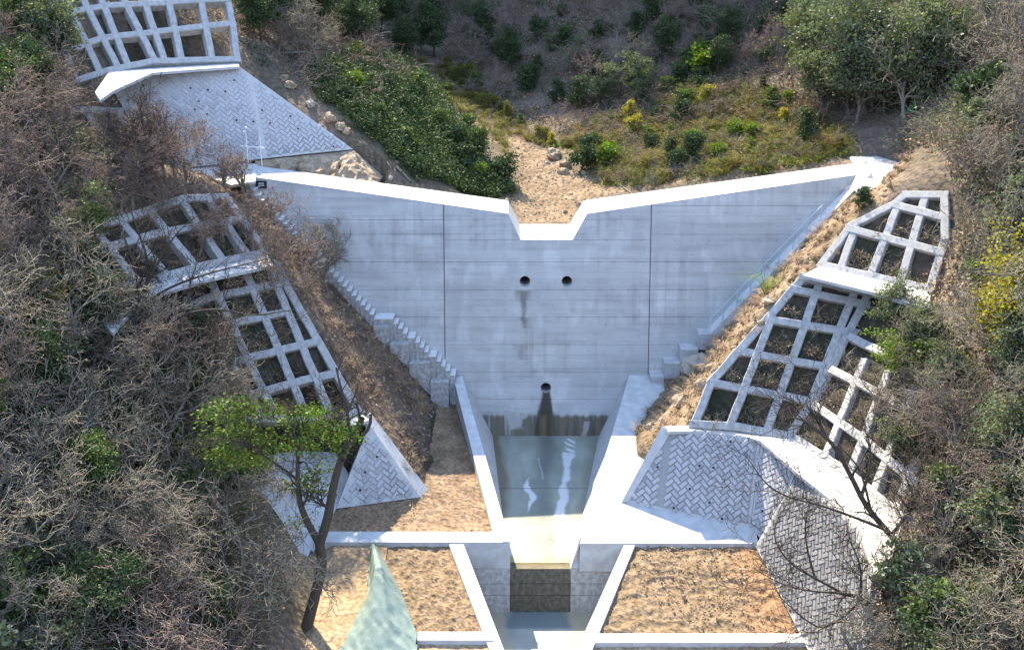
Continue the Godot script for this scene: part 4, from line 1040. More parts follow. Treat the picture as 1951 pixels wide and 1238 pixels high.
# ---------------------------------------------------------------- plants
func grow(tk: MB, tw: MB, tips: Array, p: Vector3, d: Vector3, ln: float, r: float, lv: int, o: Dictionary) -> void:
	var seg: int = [5, 5, 4, 4, 3, 2][lv]
	var sides: int = [8, 6, 4, 3, 3, 3][lv]
	var mb := tk if lv <= o.trunk_levels else tw
	var r1 := r
	var kids: Array = o.kids
	var nk: int = kids[lv] if lv < kids.size() else 0
	var made := 0
	for i in seg:
		d = (d + Vector3(rng.randfn(), rng.randfn() * 0.6, rng.randfn()) * o.wob * (0.55 if lv == 0 else 1.0) + Vector3.UP * o.up).normalized()
		var q := p + d * ln / seg
		var r2: float = r * (1.0 - 0.62 * float(i + 1) / seg)
		if lv > 1: mb.col = Color.WHITE * rng.randf_range(0.45, 1.7)
		mb.tube(p, q, r1, maxf(r2, o.rmin * 0.7), sides)
		p = q
		r1 = maxf(r2, o.rmin * 0.7)
		var want := int(round(float(nk) * (i + 1) / seg))
		if lv == 0 and i < o.clear: continue
		while made < want:
			made += 1
			var ax := d.cross(Vector3(rng.randfn(), rng.randfn(), rng.randfn())).normalized()
			var nd := d.rotated(ax, rng.randf_range(o.amin, o.amax))
			if lv == 0: nd = (nd + Vector3(0, 0.15, 0)).normalized()
			var nl: float = ln * o.shrink * rng.randf_range(0.65, 1.15)
			grow(tk, tw, tips, p, nd, nl, maxf(r1 * 0.72, o.rmin), lv + 1, o)
	if lv >= kids.size() - 1: tips.append([p, d])
func leaf(mb: MB, p: Vector3, d: Vector3, s: float, wide := 0.45) -> void:
	var sd := d.cross(Vector3(rng.randfn(), rng.randfn(), rng.randfn())).normalized() * s * wide
	var m := p + d * s * 0.5
	mb.tri2(p, m + sd, p + d * s)
	mb.tri2(p, p + d * s, m - sd)
func finish(called: String, tk: MB, tw: MB, lf: MB, bark: Material, twig: Material, leafm: Material) -> Dictionary:
	var r := {"called": called, "parts": []}
	if tk.v.size(): r.parts.append(["trunk", tk.mesh(bark)])
	if tw.v.size(): r.parts.append(["branches", tw.mesh(twig)])
	if lf.v.size(): r.parts.append(["crown", lf.mesh(leafm)])
	return r
func bare(sd: int, ht: float, kids: Array, o := {}) -> Dictionary:
	rng.seed = sd
	var tk := MB.new()
	var tw := MB.new()
	var opt := {"kids": kids, "wob": 0.3, "up": 0.07, "amin": 0.45, "amax": 1.1, "shrink": 0.62, "rmin": 0.016, "clear": 1, "trunk_levels": 1}
	opt.merge(o, true)
	grow(tk, tw, [], Vector3(0, -0.3, 0), Vector3(rng.randfn() * 0.1, 1, rng.randfn() * 0.1).normalized(), ht * 0.62, ht * 0.02 + 0.02, 0, opt)
	return finish("bare_tree", tk, tw, MB.new(), M.bark_pale, M.twig_grey, null)
func leafy(sd: int, ht: float, kids: Array, per: int, rad: float, size: float, lm: Material, o := {}) -> Dictionary:
	rng.seed = sd
	var tk := MB.new()
	var lf := MB.new()
	var tips := []
	var opt := {"kids": kids, "wob": 0.16, "up": 0.05, "amin": 0.5, "amax": 1.15, "shrink": 0.6, "rmin": 0.012, "clear": 1, "trunk_levels": 9}
	opt.merge(o, true)
	grow(tk, tk, tips, Vector3(0, -0.3, 0), Vector3(rng.randfn() * 0.08, 1, rng.randfn() * 0.08).normalized(), ht * 0.62, ht * 0.017 + 0.015, 0, opt)
	for t in tips:
		var tone := rng.randf_range(0.55, 1.45)
		for i in per:
			var q := Vector3(rng.randfn(), rng.randfn() * 0.6, rng.randfn()) * rad
			lf.col = Color(tone * rng.randf_range(0.75, 1.3), tone * rng.randf_range(0.8, 1.2), tone * rng.randf_range(0.7, 1.2))
			leaf(lf, t[0] + q, (q.normalized() * 0.7 + Vector3(rng.randfn(), rng.randfn() * 0.7 - 0.1, rng.randfn()) * 0.8).normalized(), size * rng.randf_range(0.7, 1.3))
	return finish("evergreen_tree", tk, MB.new(), lf, M.bark, M.twig_grey, lm)
func plant(proto: Dictionary, x: float, z: float, s: float, label: String, category: String, group: String, called := "", mats := {}) -> Node3D:
	var t := thing(called if called else proto.called, label, category, Vector3(x, H(x, z), z), group)
	t.rotation = Vector3(rng.randfn() * 0.06, rng.randf() * TAU, rng.randfn() * 0.06)
	t.scale = Vector3(s, s * rng.randf_range(0.9, 1.1), s)
	for p in proto.parts:
		put_mesh(p[0], p[1], t, Transform3D.IDENTITY, mats.get(p[0]))
	return t
func limb_tree(called: String, label: String, category: String, limbs: Array, bark: Material, twig: Material, o: Dictionary) -> Node3D:
	# limbs: [[points], radius at start, radius at end, twigs along it]
	var t := thing(called, label, category, limbs[0][0][0])
	var at: Vector3 = limbs[0][0][0]
	var tk := MB.new()
	var tw := MB.new()
	for L in limbs:
		var cv := Curve3D.new()
		var pts: Array = L[0]
		for i in pts.size():
			var tan: Vector3 = (pts[mini(i + 1, pts.size() - 1)] - pts[maxi(i - 1, 0)]) * 0.17
			cv.add_point(pts[i] - at, -tan, tan)
		var ln := cv.get_baked_length()
		var k := maxi(3, int(ln / 0.3))
		var made := 0
		for i in k:
			var a := cv.sample_baked(ln * i / k)
			var b := cv.sample_baked(ln * (i + 1) / k)
			var j := Vector3(rng.randfn(), rng.randfn(), rng.randfn()) * 0.012
			tk.tube(a, b + j * 0.0, lerpf(L[1], L[2], float(i) / k), lerpf(L[1], L[2], float(i + 1) / k), 9)
			while made < L[3] * (i + 1) / k:
				made += 1
				if i < k * 0.25: continue
				var d := (b - a).normalized()
				var ax := d.cross(Vector3(rng.randfn(), rng.randfn(), rng.randfn())).normalized()
				grow(tw, tw, [], a, d.rotated(ax, rng.randf_range(0.4, 1.1)), o.len * rng.randf_range(0.6, 1.2), lerpf(L[1], L[2], float(i) / k) * 0.45 + 0.006, 2, o)
	put_mesh("trunk", tk.mesh(bark), t)
	if tw.v.size(): put_mesh("branches", tw.mesh(twig), t)
	return t
func scatter(called: String, label: String, category: String, mesh: Mesh, poly: PackedVector2Array, count: int, smin: float, smax: float, skip_limited: bool, dy := 0.0, tilt := 0.15, segs := []) -> void:
	var lo := poly[0]
	var hi := poly[0]
	for p in poly:
		lo = lo.min(p)
		hi = hi.max(p)
	var ts: Array[Transform3D] = []
	var tries := 0
	while ts.size() < count and tries < count * 8:
		tries += 1
		var p := Vector2(rng.randf_range(lo.x, hi.x), rng.randf_range(lo.y, hi.y))
		if not Geometry2D.is_point_in_polygon(p, poly): continue
		if skip_limited and limited(p.x, p.y): continue
		var near := false
		for k in range(0, segs.size(), 2):
			if Geometry2D.get_closest_point_to_segment(p, Vector2(segs[k].x, segs[k].z), Vector2(segs[k + 1].x, segs[k + 1].z)).distance_to(p) < 0.42:
				near = true
				break
		if near: continue
		var b := Basis.from_euler(Vector3(rng.randfn() * tilt, rng.randf() * TAU, rng.randfn() * tilt)).scaled(Vector3.ONE * rng.randf_range(smin, smax))
		ts.append(Transform3D(b, Vector3(p.x, H(p.x, p.y) + dy, p.y)))
	var mm := MultiMesh.new()
	mm.transform_format = MultiMesh.TRANSFORM_3D
	mm.use_colors = true
	mm.mesh = mesh
	mm.instance_count = ts.size()
	for i in ts.size():
		mm.set_instance_transform(i, ts[i])
		var k := rng.randf_range(0.7, 1.3)
		mm.set_instance_color(i, Color(k * rng.randf_range(0.9, 1.12), k, k * rng.randf_range(0.85, 1.1)))
	var o := MultiMeshInstance3D.new()
	o.name = numbered(called)
	o.multimesh = mm
	add_child(o)
	tag(o, label, category, "", "stuff")
func blades(k: int, ln: float, wd: float, droop: float, m: Material) -> ArrayMesh:
	var mb := MB.new()
	for i in k:
		var a := rng.randf() * TAU
		var d := Vector3(cos(a), 0, sin(a))
		var s := Vector3(-d.z, 0, d.x) * wd
		var l := ln * rng.randf_range(0.5, 1.1)
		var p := d * rng.randf() * 0.12
		var q := p + Vector3.UP * l * 0.7 + d * l * droop * 0.5
		var e := q + Vector3.UP * l * (0.3 - droop * 0.4) + d * l * droop
		mb.col = Color.WHITE * rng.randf_range(0.6, 1.4)
		mb.tri2(p - s, p + s, q)
		mb.tri2(q - s * 0.7, q + s * 0.7, e)
	return mb.mesh(m)
func leaf_clump(k: int, rad: float, size: float, m: Material, flat := 0.6) -> ArrayMesh:
	var mb := MB.new()
	for i in k:
		var q := Vector3(rng.randfn(), absf(rng.randfn()) * flat, rng.randfn()) * rad
		mb.col = Color.WHITE * rng.randf_range(0.5, 1.5)
		leaf(mb, q, (q.normalized() * 0.5 + Vector3(rng.randfn(), rng.randfn() * 0.5, rng.randfn())).normalized(), size * rng.randf_range(0.7, 1.3), 0.42)
	return mb.mesh(m)
func brush_mesh(k: int, ln: float, m: Material) -> ArrayMesh:
	var mb := MB.new()
	for i in k:
		var d := Vector3(rng.randfn() * 0.6, 1, rng.randfn() * 0.6).normalized()
		grow(mb, mb, [], Vector3(rng.randfn(), 0, rng.randfn()) * 0.25, d, ln * rng.randf_range(0.5, 1.1), 0.016, 2, {"kids": [0, 0, 4, 3], "wob": 0.35, "up": 0.03, "amin": 0.4, "amax": 1.1, "shrink": 0.6, "rmin": 0.013, "clear": 0, "trunk_levels": 9})
	return mb.mesh(m)
func litter_mesh(k: int, m: Material) -> ArrayMesh:
	var mb := MB.new()
	for i in k:
		mb.col = Color.WHITE * rng.randf_range(0.4, 1.5)
		var d := Vector3(rng.randfn(), rng.randfn() * 0.25, rng.randfn()).normalized()
		leaf(mb, Vector3(rng.randfn() * 0.35, rng.randf() * 0.08, rng.randfn() * 0.35), d, rng.randf_range(0.08, 0.2), 0.35)
	return mb.mesh(m)

func plants() -> void:
	var B := []
	for i in 3: B.append(bare(100 + i, 6.0, [7, 6, 5, 4]))
	for i in 2: B.append(bare(120 + i, 6.5, [6, 6, 5, 4], {"wob": 0.38, "amax": 1.25, "rmin": 0.02}))
	var E := []
	for i in 3: E.append(leafy(200 + i, 6.0, [9, 6, 3], 34, 0.26, 0.17, M.leaf_dark))
	for i in 2: E.append(leafy(220 + i, 5.5, [9, 6, 3], 30, 0.24, 0.15, M.leaf_mid, {"wob": 0.24}))
	var S := []
	for i in 3: S.append(leafy(240 + i, 1.9, [8, 5], 40, 0.15, 0.13, M.leaf_mid, {"clear": 0, "amin": 0.3}))
	for i in 2: S.append(leafy(250 + i, 1.5, [9, 4], 34, 0.15, 0.15, M.leaf_bright, {"clear": 0, "amin": 0.3}))
	rng.seed = 77
	var lm := {"d": M.leaf_dark, "m": M.leaf_mid, "b": M.leaf_bright, "o": M.leaf_olive, "y": M.leaf_yellow, "g": M.leaf_grass}
	var gr := {"s1": ["glossy green shrub beside the tan boulders at the stream bed", ""], "s2": ["bright green shrub right of the boulders by the stream bed", ""], "s3": ["tall bright green bush high on the dark slope behind the right wing", ""], "s4": ["round dark green bush below the bare tree at the upper right", ""], "s5": ["small dark bush on the cut bank beside the right wing kerb", ""], "s6": ["dark leafy bush at the lower end of the green creeper bank", ""], "t1": ["pale bare tree leaning over the green bank above the wide block wall", ""], "t2": ["large pale bare tree at the upper right above the round bush", ""], "t3": ["fan shaped bare tree standing against the left wing above the stair", ""], "t3b": ["low bare tree just left of the fan shaped tree above the stair", ""], "t4": ["dark bare tree in front of the left end of the wide block wall", ""], "e1": ["evergreen with bright yellow green crown at the right edge", ""], "e2": ["dark green tree among bare branches left of the lattice frames", ""], "e3": ["yellow green tree among reddish twigs left of the middle frame", ""], "e4": ["bright green tree behind the forked tree", ""], "e5": ["bright green tree over the large right bank frame", ""], "a": ["reddish bare tree in the thicket above the left lattice frames", "reddish trees on the upper left bank"], "a2": ["reddish bare tree growing in front of the middle left frame", "reddish trees before the middle left frame"], "a4": ["reddish bare tree on the bank between the left frames and the stair", "reddish trees above the left stair"], "a5": ["reddish bare tree below the wide block wall at the left end of the crest", "reddish trees below the wide block wall"], "b": ["grey brown bare tree in the dense thicket on the left bank", "grey trees on the left bank"], "bz0": ["grey brown bare tree at the bottom left corner of the view", "grey trees on the left bank"], "bz2": ["grey brown bare tree below the lower left frame", "grey trees on the left bank"], "bz4": ["grey brown bare tree half way down the left bank", "grey trees on the left bank"], "bz3": ["grey brown bare tree on the slope near the left edge", "grey trees on the left bank"], "bz1": ["grey brown bare tree just left of the dirt track", "grey trees on the left bank"], "b2": ["small dark evergreen half hidden in the left thicket", "dark evergreens in the left thicket"], "b2z3": ["small dark evergreen half hidden among bare twigs on the slope near the left edge", "dark evergreens in the left thicket"], "b2z2": ["small dark evergreen half hidden among bare twigs below the lower left frame", "dark evergreens in the left thicket"], "b2z0": ["small dark evergreen half hidden among bare twigs at the bottom left corner of the view", "dark evergreens in the left thicket"], "b2z1": ["small dark evergreen half hidden among bare twigs just left of the dirt track", "dark evergreens in the left thicket"], "b2z4": ["small dark evergreen half hidden among bare twigs half way down the left bank", "dark evergreens in the left thicket"], "b3": ["leafy shrub in the thicket on the left bank", "shrubs in the left thicket"], "b3z1": ["leafy shrub under bare trees just left of the dirt track", "shrubs in the left thicket"], "b3z2": ["leafy shrub under bare trees below the lower left frame", "shrubs in the left thicket"], "b3z4": ["leafy shrub under bare trees half way down the left bank", "shrubs in the left thicket"], "b3z3": ["leafy shrub under bare trees on the slope near the left edge", "shrubs in the left thicket"], "b3z0": ["leafy shrub under bare trees at the bottom left corner of the view", "shrubs in the left thicket"], "c": ["grey brown bare tree in the dense thicket on the right bank", "grey trees on the right bank"], "cz2": ["grey brown bare tree right of the grey block wall", "grey trees on the right bank"], "cz3": ["grey brown bare tree at the bottom right corner of the view", "grey trees on the right bank"], "cz0": ["grey brown bare tree beside the upper right frame", "grey trees on the right bank"], "cz4": ["grey brown bare tree half way down the right bank", "grey trees on the right bank"], "cz1": ["grey brown bare tree right of the large right frame", "grey trees on the right bank"], "c2": ["olive green evergreen in the thicket on the right bank", "olive evergreens on the right bank"], "c2z3": ["olive green evergreen among bare twigs at the bottom right corner of the view", "olive evergreens on the right bank"], "c2z2": ["olive green evergreen among bare twigs right of the grey block wall", "olive evergreens on the right bank"], "c2z4": ["olive green evergreen among bare twigs half way down the right bank", "olive evergreens on the right bank"], "c2z0": ["olive green evergreen among bare twigs beside the upper right frame", "olive evergreens on the right bank"], "c2z1": ["olive green evergreen among bare twigs right of the large right frame", "olive evergreens on the right bank"], "c3": ["leafy shrub in the thicket on the right bank", "shrubs in the right thicket"], "c3z0": ["leafy shrub under bare trees beside the upper right frame", "shrubs in the right thicket"], "c3z4": ["leafy shrub under bare trees half way down the right bank", "shrubs in the right thicket"], "c3z3": ["leafy shrub under bare trees at the bottom right corner of the view", "shrubs in the right thicket"], "c3z2": ["leafy shrub under bare trees right of the grey block wall", "shrubs in the right thicket"], "c3z1": ["leafy shrub under bare trees right of the large right frame", "shrubs in the right thicket"], "c4": ["olive green tree growing over the right hand lattice frame", "trees over the right lattice frame"], "c5": ["bare tree growing among the cells of the tree covered right frame", "bare trees over the right lattice frame"], "b6": ["bare tree growing in front of the lower left frame", "bare trees before the lower left frame"], "b7": ["green tree overhanging the lower left frame", "green trees before the lower left frame"], "d": ["silvery green evergreen in the grove above the right crest landing", "evergreen grove at the upper right"], "d2": ["grey bare tree at the upper right above the crest landing", "bare trees at the upper right"], "d3": ["shrub on the slope above the right crest landing", "shrubs at the upper right"], "f": ["dark evergreen on the shaded slope behind the stream bed", "dark trees on the far slope"], "f2": ["brown bare tree on the shaded slope behind the stream bed", "bare trees on the far slope"], "f3": ["low dark shrub on the shaded slope behind the stream bed", "dark shrubs on the far slope"], "g": ["green shrub among withered grass behind the right wing", "shrubs behind the right wing"], "h": ["evergreen in the dark wood above the creeper bank", "evergreens above the creeper bank"], "h2": ["bare tree in the wood above the creeper bank", "bare trees above the creeper bank"], "h3": ["dark shrub at the edge of the creeper bank", "shrubs around the creeper bank"], "h4": ["grassy bush beside the upper stream bed", "bushes beside the upper stream bed"], "i": ["leafy tree at the top left corner beside the uppermost frame", "trees beside the uppermost frame"], "i2": ["grey bare tree left of the wide block wall", "bare trees left of the wide block wall"]}
	for q in TREES:
		var kind: String = q[0]
		var lab: Array = gr[q[4]]
		if kind == "r": plant(B[int(q[5])], q[1], q[2], q[3], lab[0], "tree", lab[1], "bare_tree", {"branches": M.twig_red})
		elif kind == "k": plant(B[int(q[5])], q[1], q[2], q[3], lab[0], "tree", lab[1], "bare_tree", {"branches": M.twig_dark, "trunk": M.bark})
		elif kind == "t": plant(B[int(q[5])], q[1], q[2], q[3], lab[0], "tree", lab[1], "bare_tree")
		elif kind[0] == "e": plant(E[int(q[5])], q[1], q[2], q[3], lab[0], "tree", lab[1], "evergreen_tree", {"crown": lm[kind[1]]})
		else: plant(S[int(q[5])], q[1], q[2], q[3], lab[0], "shrub", lab[1], "shrub", {"crown": lm[kind[1]]})
	# the forked tree in front on the left
	var o := {"kids": [0, 0, 5, 4, 3], "wob": 0.24, "up": 0.05, "amin": 0.4, "amax": 1.0, "shrink": 0.62, "rmin": 0.009, "clear": 0, "trunk_levels": 0, "len": 1.3}
	var ft := limb_tree("forked_tree", "forked tree with dark thick trunk and one sawn limb beside the dirt track", "tree", [[[Vector3(-9.90, 0.63, 18.11), Vector3(-9.51, 1.95, 18.11), Vector3(-9.14, 3.35, 18.11), Vector3(-9.15, 4.41, 18.11)], 0.240, 0.180, 0],
		[[Vector3(-9.15, 4.36, 18.11), Vector3(-9.50, 5.17, 18.11), Vector3(-9.75, 6.06, 18.11), Vector3(-9.80, 6.99, 18.01), Vector3(-9.78, 8.08, 17.81), Vector3(-9.88, 8.83, 17.61)], 0.150, 0.050, 5],
		[[Vector3(-9.15, 4.36, 18.11), Vector3(-8.77, 5.51, 18.11), Vector3(-8.52, 6.67, 18.01), Vector3(-8.21, 7.70, 17.91), Vector3(-7.71, 8.61, 17.81), Vector3(-7.33, 9.43, 17.81)], 0.190, 0.110, 3],
		[[Vector3(-8.12, 7.87, 17.91), Vector3(-7.87, 8.97, 17.91), Vector3(-7.86, 9.81, 17.91), Vector3(-8.04, 10.73, 17.91), Vector3(-8.15, 11.44, 17.91)], 0.080, 0.030, 6],
		[[Vector3(-7.88, 9.60, 17.91), Vector3(-7.62, 10.18, 17.91), Vector3(-7.40, 10.73, 17.91)], 0.050, 0.030, 2],
		[[Vector3(-7.36, 8.71, 17.81), Vector3(-7.08, 9.09, 17.81), Vector3(-7.02, 9.56, 17.81)], 0.070, 0.055, 0],
		[[Vector3(-9.83, 6.88, 17.81), Vector3(-10.68, 7.70, 17.91), Vector3(-11.55, 8.39, 18.01), Vector3(-12.44, 8.86, 18.11)], 0.060, 0.020, 6],
		[[Vector3(-9.80, 7.86, 17.81), Vector3(-9.09, 8.71, 17.81), Vector3(-8.49, 9.14, 17.81)], 0.050, 0.015, 7],
		[[Vector3(-9.83, 8.45, 17.71), Vector3(-10.40, 9.30, 17.71), Vector3(-11.13, 9.72, 17.71)], 0.045, 0.012, 7],
		[[Vector3(-9.80, 8.02, 17.71), Vector3(-9.46, 9.09, 17.71), Vector3(-9.05, 9.61, 17.71)], 0.045, 0.012, 7],
		[[Vector3(-11.61, 8.29, 17.81), Vector3(-12.09, 9.35, 17.81), Vector3(-12.20, 10.18, 17.81)], 0.040, 0.012, 6]], M.bark, M.twig_dark, o)
	var lf := MB.new()
	for q in [Vector3(-8.44, 7.89, 16.63), Vector3(-9.70, 9.30, 16.93), Vector3(-8.49, 8.52, 17.62), Vector3(-11.70, 8.55, 17.12), Vector3(-9.30, 8.21, 18.21), Vector3(-12.02, 7.22, 17.01), Vector3(-8.02, 8.50, 17.11), Vector3(-7.72, 9.12, 18.30), Vector3(-12.40, 8.28, 17.90), Vector3(-9.49, 9.62, 17.67), Vector3(-9.31, 8.92, 17.21), Vector3(-12.71, 6.98, 16.67), Vector3(-12.82, 8.64, 17.59), Vector3(-12.14, 7.44, 16.54), Vector3(-8.96, 9.19, 18.48), Vector3(-12.26, 8.17, 18.16), Vector3(-8.14, 8.23, 18.03), Vector3(-8.10, 8.30, 17.16), Vector3(-8.77, 9.07, 18.15), Vector3(-10.07, 9.38, 18.22), Vector3(-11.87, 9.58, 17.70), Vector3(-9.47, 8.04, 17.36), Vector3(-12.51, 9.95, 18.07), Vector3(-12.37, 7.53, 17.83), Vector3(-12.97, 9.61, 18.01), Vector3(-8.97, 8.12, 17.86), Vector3(-9.81, 8.08, 17.08), Vector3(-10.67, 8.94, 18.13), Vector3(-8.68, 9.03, 17.15), Vector3(-10.94, 7.92, 17.89), Vector3(-8.93, 9.93, 18.43), Vector3(-9.37, 9.28, 17.00), Vector3(-7.69, 8.97, 18.51), Vector3(-11.27, 7.66, 17.94), Vector3(-8.13, 8.24, 17.22), Vector3(-8.68, 9.12, 18.14), Vector3(-11.88, 7.22, 16.70), Vector3(-11.12, 9.39, 16.65), Vector3(-10.02, 7.92, 17.04), Vector3(-11.65, 8.75, 17.74), Vector3(-11.14, 9.35, 16.85), Vector3(-12.72, 9.63, 16.86), Vector3(-12.72, 8.69, 18.39), Vector3(-8.27, 8.90, 18.28), Vector3(-9.07, 9.48, 17.94), Vector3(-10.47, 8.25, 17.90), Vector3(-11.27, 9.81, 17.85), Vector3(-8.32, 8.90, 17.09), Vector3(-9.47, 8.47, 18.35), Vector3(-8.79, 9.90, 18.47), Vector3(-12.52, 9.52, 17.98), Vector3(-10.46, 9.37, 16.86), Vector3(-12.18, 8.45, 16.64), Vector3(-9.32, 9.00, 18.47), Vector3(-7.82, 9.25, 18.07), Vector3(-12.03, 8.10, 18.22), Vector3(-11.48, 9.61, 16.96), Vector3(-11.89, 10.27, 18.36), Vector3(-11.64, 9.57, 18.18), Vector3(-11.64, 9.90, 17.24), Vector3(-11.13, 9.92, 18.17), Vector3(-12.43, 8.52, 17.15), Vector3(-9.40, 9.72, 17.98), Vector3(-10.48, 8.44, 17.84), Vector3(-12.55, 7.67, 17.46), Vector3(-13.04, 7.87, 17.47), Vector3(-10.87, 9.64, 18.10), Vector3(-11.83, 9.46, 18.19), Vector3(-10.51, 9.11, 16.59), Vector3(-10.07, 9.39, 17.90), Vector3(-11.96, 9.93, 18.21), Vector3(-11.82, 8.14, 18.21), Vector3(-11.04, 9.63, 17.18), Vector3(-10.82, 8.75, 17.98), Vector3(-9.65, 6.75, 17.61), Vector3(-9.89, 4.99, 17.64), Vector3(-9.10, 7.22, 17.64), Vector3(-9.64, 6.74, 17.83), Vector3(-9.48, 6.29, 17.51), Vector3(-10.09, 4.99, 17.58), Vector3(-9.48, 6.90, 17.91), Vector3(-9.35, 7.11, 17.89), Vector3(-9.10, 6.38, 17.73)]:
		var tone := rng.randf_range(0.7, 1.35)
		for i in rng.randi_range(30, 110):
			var d := Vector3(rng.randfn() * 1.2, rng.randfn() * 0.4, rng.randfn()) * 0.27
			lf.col = Color(tone * rng.randf_range(0.7, 1.5), tone * rng.randf_range(0.8, 1.25), tone)
			leaf(lf, q + d - ft.position, Vector3(rng.randfn(), rng.randfn() * 0.6, rng.randfn()).normalized(), rng.randf_range(0.07, 0.15))
	put_mesh("crown", lf.mesh(leaf_mat(0.12, 0.165, 0.035)), ft)
	o.len = 1.6
	o.kids = [0, 0, 4, 3, 2]
	limb_tree("leaning_tree", "dark bare tree leaning left across the right block wall", "tree", [[[Vector3(13.53, 3.13, 19.50), Vector3(12.56, 4.69, 19.50), Vector3(11.48, 5.90, 19.70), Vector3(10.57, 7.02, 19.80), Vector3(9.85, 8.27, 19.80), Vector3(9.26, 9.23, 19.70), Vector3(8.72, 9.74, 19.50)], 0.150, 0.060, 4],
		[[Vector3(8.72, 9.70, 19.50), Vector3(8.14, 10.14, 19.50), Vector3(7.59, 10.24, 19.50)], 0.070, 0.020, 9],
		[[Vector3(9.02, 9.44, 19.50), Vector3(8.68, 10.14, 19.50), Vector3(8.17, 10.73, 19.50)], 0.060, 0.015, 9],
		[[Vector3(11.48, 5.90, 19.70), Vector3(10.46, 6.39, 19.80), Vector3(9.11, 6.92, 19.80), Vector3(7.74, 7.39, 19.90), Vector3(6.96, 7.91, 19.90), Vector3(6.33, 8.78, 20.00), Vector3(6.02, 9.22, 20.00)], 0.060, 0.012, 7],
		[[Vector3(10.78, 6.81, 19.80), Vector3(10.25, 8.27, 19.80), Vector3(9.61, 9.08, 19.80), Vector3(9.04, 9.38, 19.80)], 0.050, 0.015, 7],
		[[Vector3(10.37, 7.23, 19.80), Vector3(10.57, 8.68, 19.80), Vector3(10.27, 9.68, 19.80)], 0.070, 0.015, 9],
		[[Vector3(11.78, 5.57, 19.50), Vector3(12.37, 6.85, 19.50), Vector3(12.48, 8.11, 19.50)], 0.080, 0.015, 12]], M.bark, M.twig_dark, o)
	limb_tree("leaning_tree", "dark bare tree whose boughs reach out over the grey block wall and reddish earth", "tree", [[[Vector3(13.94, 0.88, 20.50), Vector3(12.64, 2.03, 20.50), Vector3(11.49, 3.07, 20.70), Vector3(10.44, 3.80, 20.80), Vector3(9.68, 4.02, 20.80)], 0.140, 0.065, 3],
		[[Vector3(9.90, 3.91, 20.70), Vector3(8.92, 4.49, 20.70), Vector3(7.93, 5.14, 20.70), Vector3(7.31, 5.98, 20.70), Vector3(7.21, 6.71, 20.70), Vector3(7.53, 7.54, 20.70)], 0.055, 0.010, 9],
		[[Vector3(9.68, 4.02, 20.80), Vector3(8.55, 4.13, 20.80), Vector3(7.60, 4.41, 20.80), Vector3(6.63, 4.99, 20.80)], 0.045, 0.010, 9],
		[[Vector3(10.42, 3.76, 20.90), Vector3(9.76, 2.99, 20.90), Vector3(9.04, 2.66, 20.90), Vector3(7.83, 3.65, 20.90), Vector3(7.41, 4.19, 20.90)], 0.050, 0.012, 8],
		[[Vector3(11.52, 3.24, 21.10), Vector3(10.64, 2.91, 21.10), Vector3(9.51, 3.02, 21.10), Vector3(8.90, 2.58, 21.10), Vector3(8.33, 2.69, 21.10)], 0.050, 0.012, 6],
		[[Vector3(8.82, 4.49, 20.70), Vector3(8.43, 5.67, 20.70), Vector3(8.24, 6.71, 20.70), Vector3(8.32, 7.74, 20.70)], 0.050, 0.010, 8],
		[[Vector3(10.48, 3.73, 20.70), Vector3(10.33, 5.03, 20.70), Vector3(9.85, 6.09, 20.70)], 0.060, 0.012, 12],
		[[Vector3(11.58, 2.93, 20.50), Vector3(11.21, 4.47, 20.50), Vector3(10.71, 5.54, 20.50)], 0.060, 0.012, 12]], M.bark, M.twig_dark, o)
	o.kids = [0, 0, 4, 4, 3]
	limb_tree("spreading_tree", "dark wide spreading bare tree in front of the left lattice frames", "tree", [[[Vector3(-19.21, 6.63, 11.50), Vector3(-18.89, 7.85, 11.50), Vector3(-18.60, 9.05, 11.50), Vector3(-18.08, 10.23, 11.50)], 0.240, 0.170, 2],
		[[Vector3(-18.08, 10.18, 11.50), Vector3(-17.54, 11.35, 11.40), Vector3(-17.32, 12.42, 11.20), Vector3(-17.52, 13.49, 11.00), Vector3(-17.92, 14.52, 10.70)], 0.120, 0.030, 10],
		[[Vector3(-18.08, 10.18, 11.50), Vector3(-17.48, 10.85, 11.30), Vector3(-17.13, 11.93, 11.10), Vector3(-16.93, 13.23, 10.90), Vector3(-17.23, 14.52, 10.70), Vector3(-17.61, 15.78, 10.50)], 0.100, 0.020, 11],
		[[Vector3(-18.36, 9.76, 11.50), Vector3(-16.84, 10.26, 11.60), Vector3(-15.37, 11.26, 11.80), Vector3(-13.81, 11.52, 11.90), Vector3(-12.49, 11.36, 12.10), Vector3(-10.72, 11.66, 12.30)], 0.100, 0.015, 13],
		[[Vector3(-17.29, 11.47, 11.10), Vector3(-15.90, 12.28, 11.10), Vector3(-14.32, 12.84, 11.10), Vector3(-13.00, 13.18, 11.10), Vector3(-11.68, 13.52, 11.10)], 0.070, 0.012, 12],
		[[Vector3(-17.65, 11.24, 11.10), Vector3(-16.43, 13.29, 11.10), Vector3(-15.42, 14.62, 11.10), Vector3(-14.27, 15.49, 11.10)], 0.070, 0.012, 12],
		[[Vector3(-18.86, 8.09, 11.50), Vector3(-19.56, 9.76, 11.50), Vector3(-20.30, 10.69, 11.50), Vector3(-21.10, 11.15, 11.50)], 0.100, 0.015, 12],
		[[Vector3(-18.60, 9.05, 11.50), Vector3(-19.04, 11.15, 11.50), Vector3(-19.40, 12.52, 11.50), Vector3(-19.42, 13.85, 11.50)], 0.090, 0.015, 12],
		[[Vector3(-18.10, 10.11, 11.80), Vector3(-16.17, 9.87, 11.80), Vector3(-14.40, 10.11, 11.80), Vector3(-12.86, 10.34, 11.80)], 0.070, 0.012, 10]], M.bark, M.twig_dark, o)
	o.kids = [0, 0, 4, 3]
	o.len = 1.2
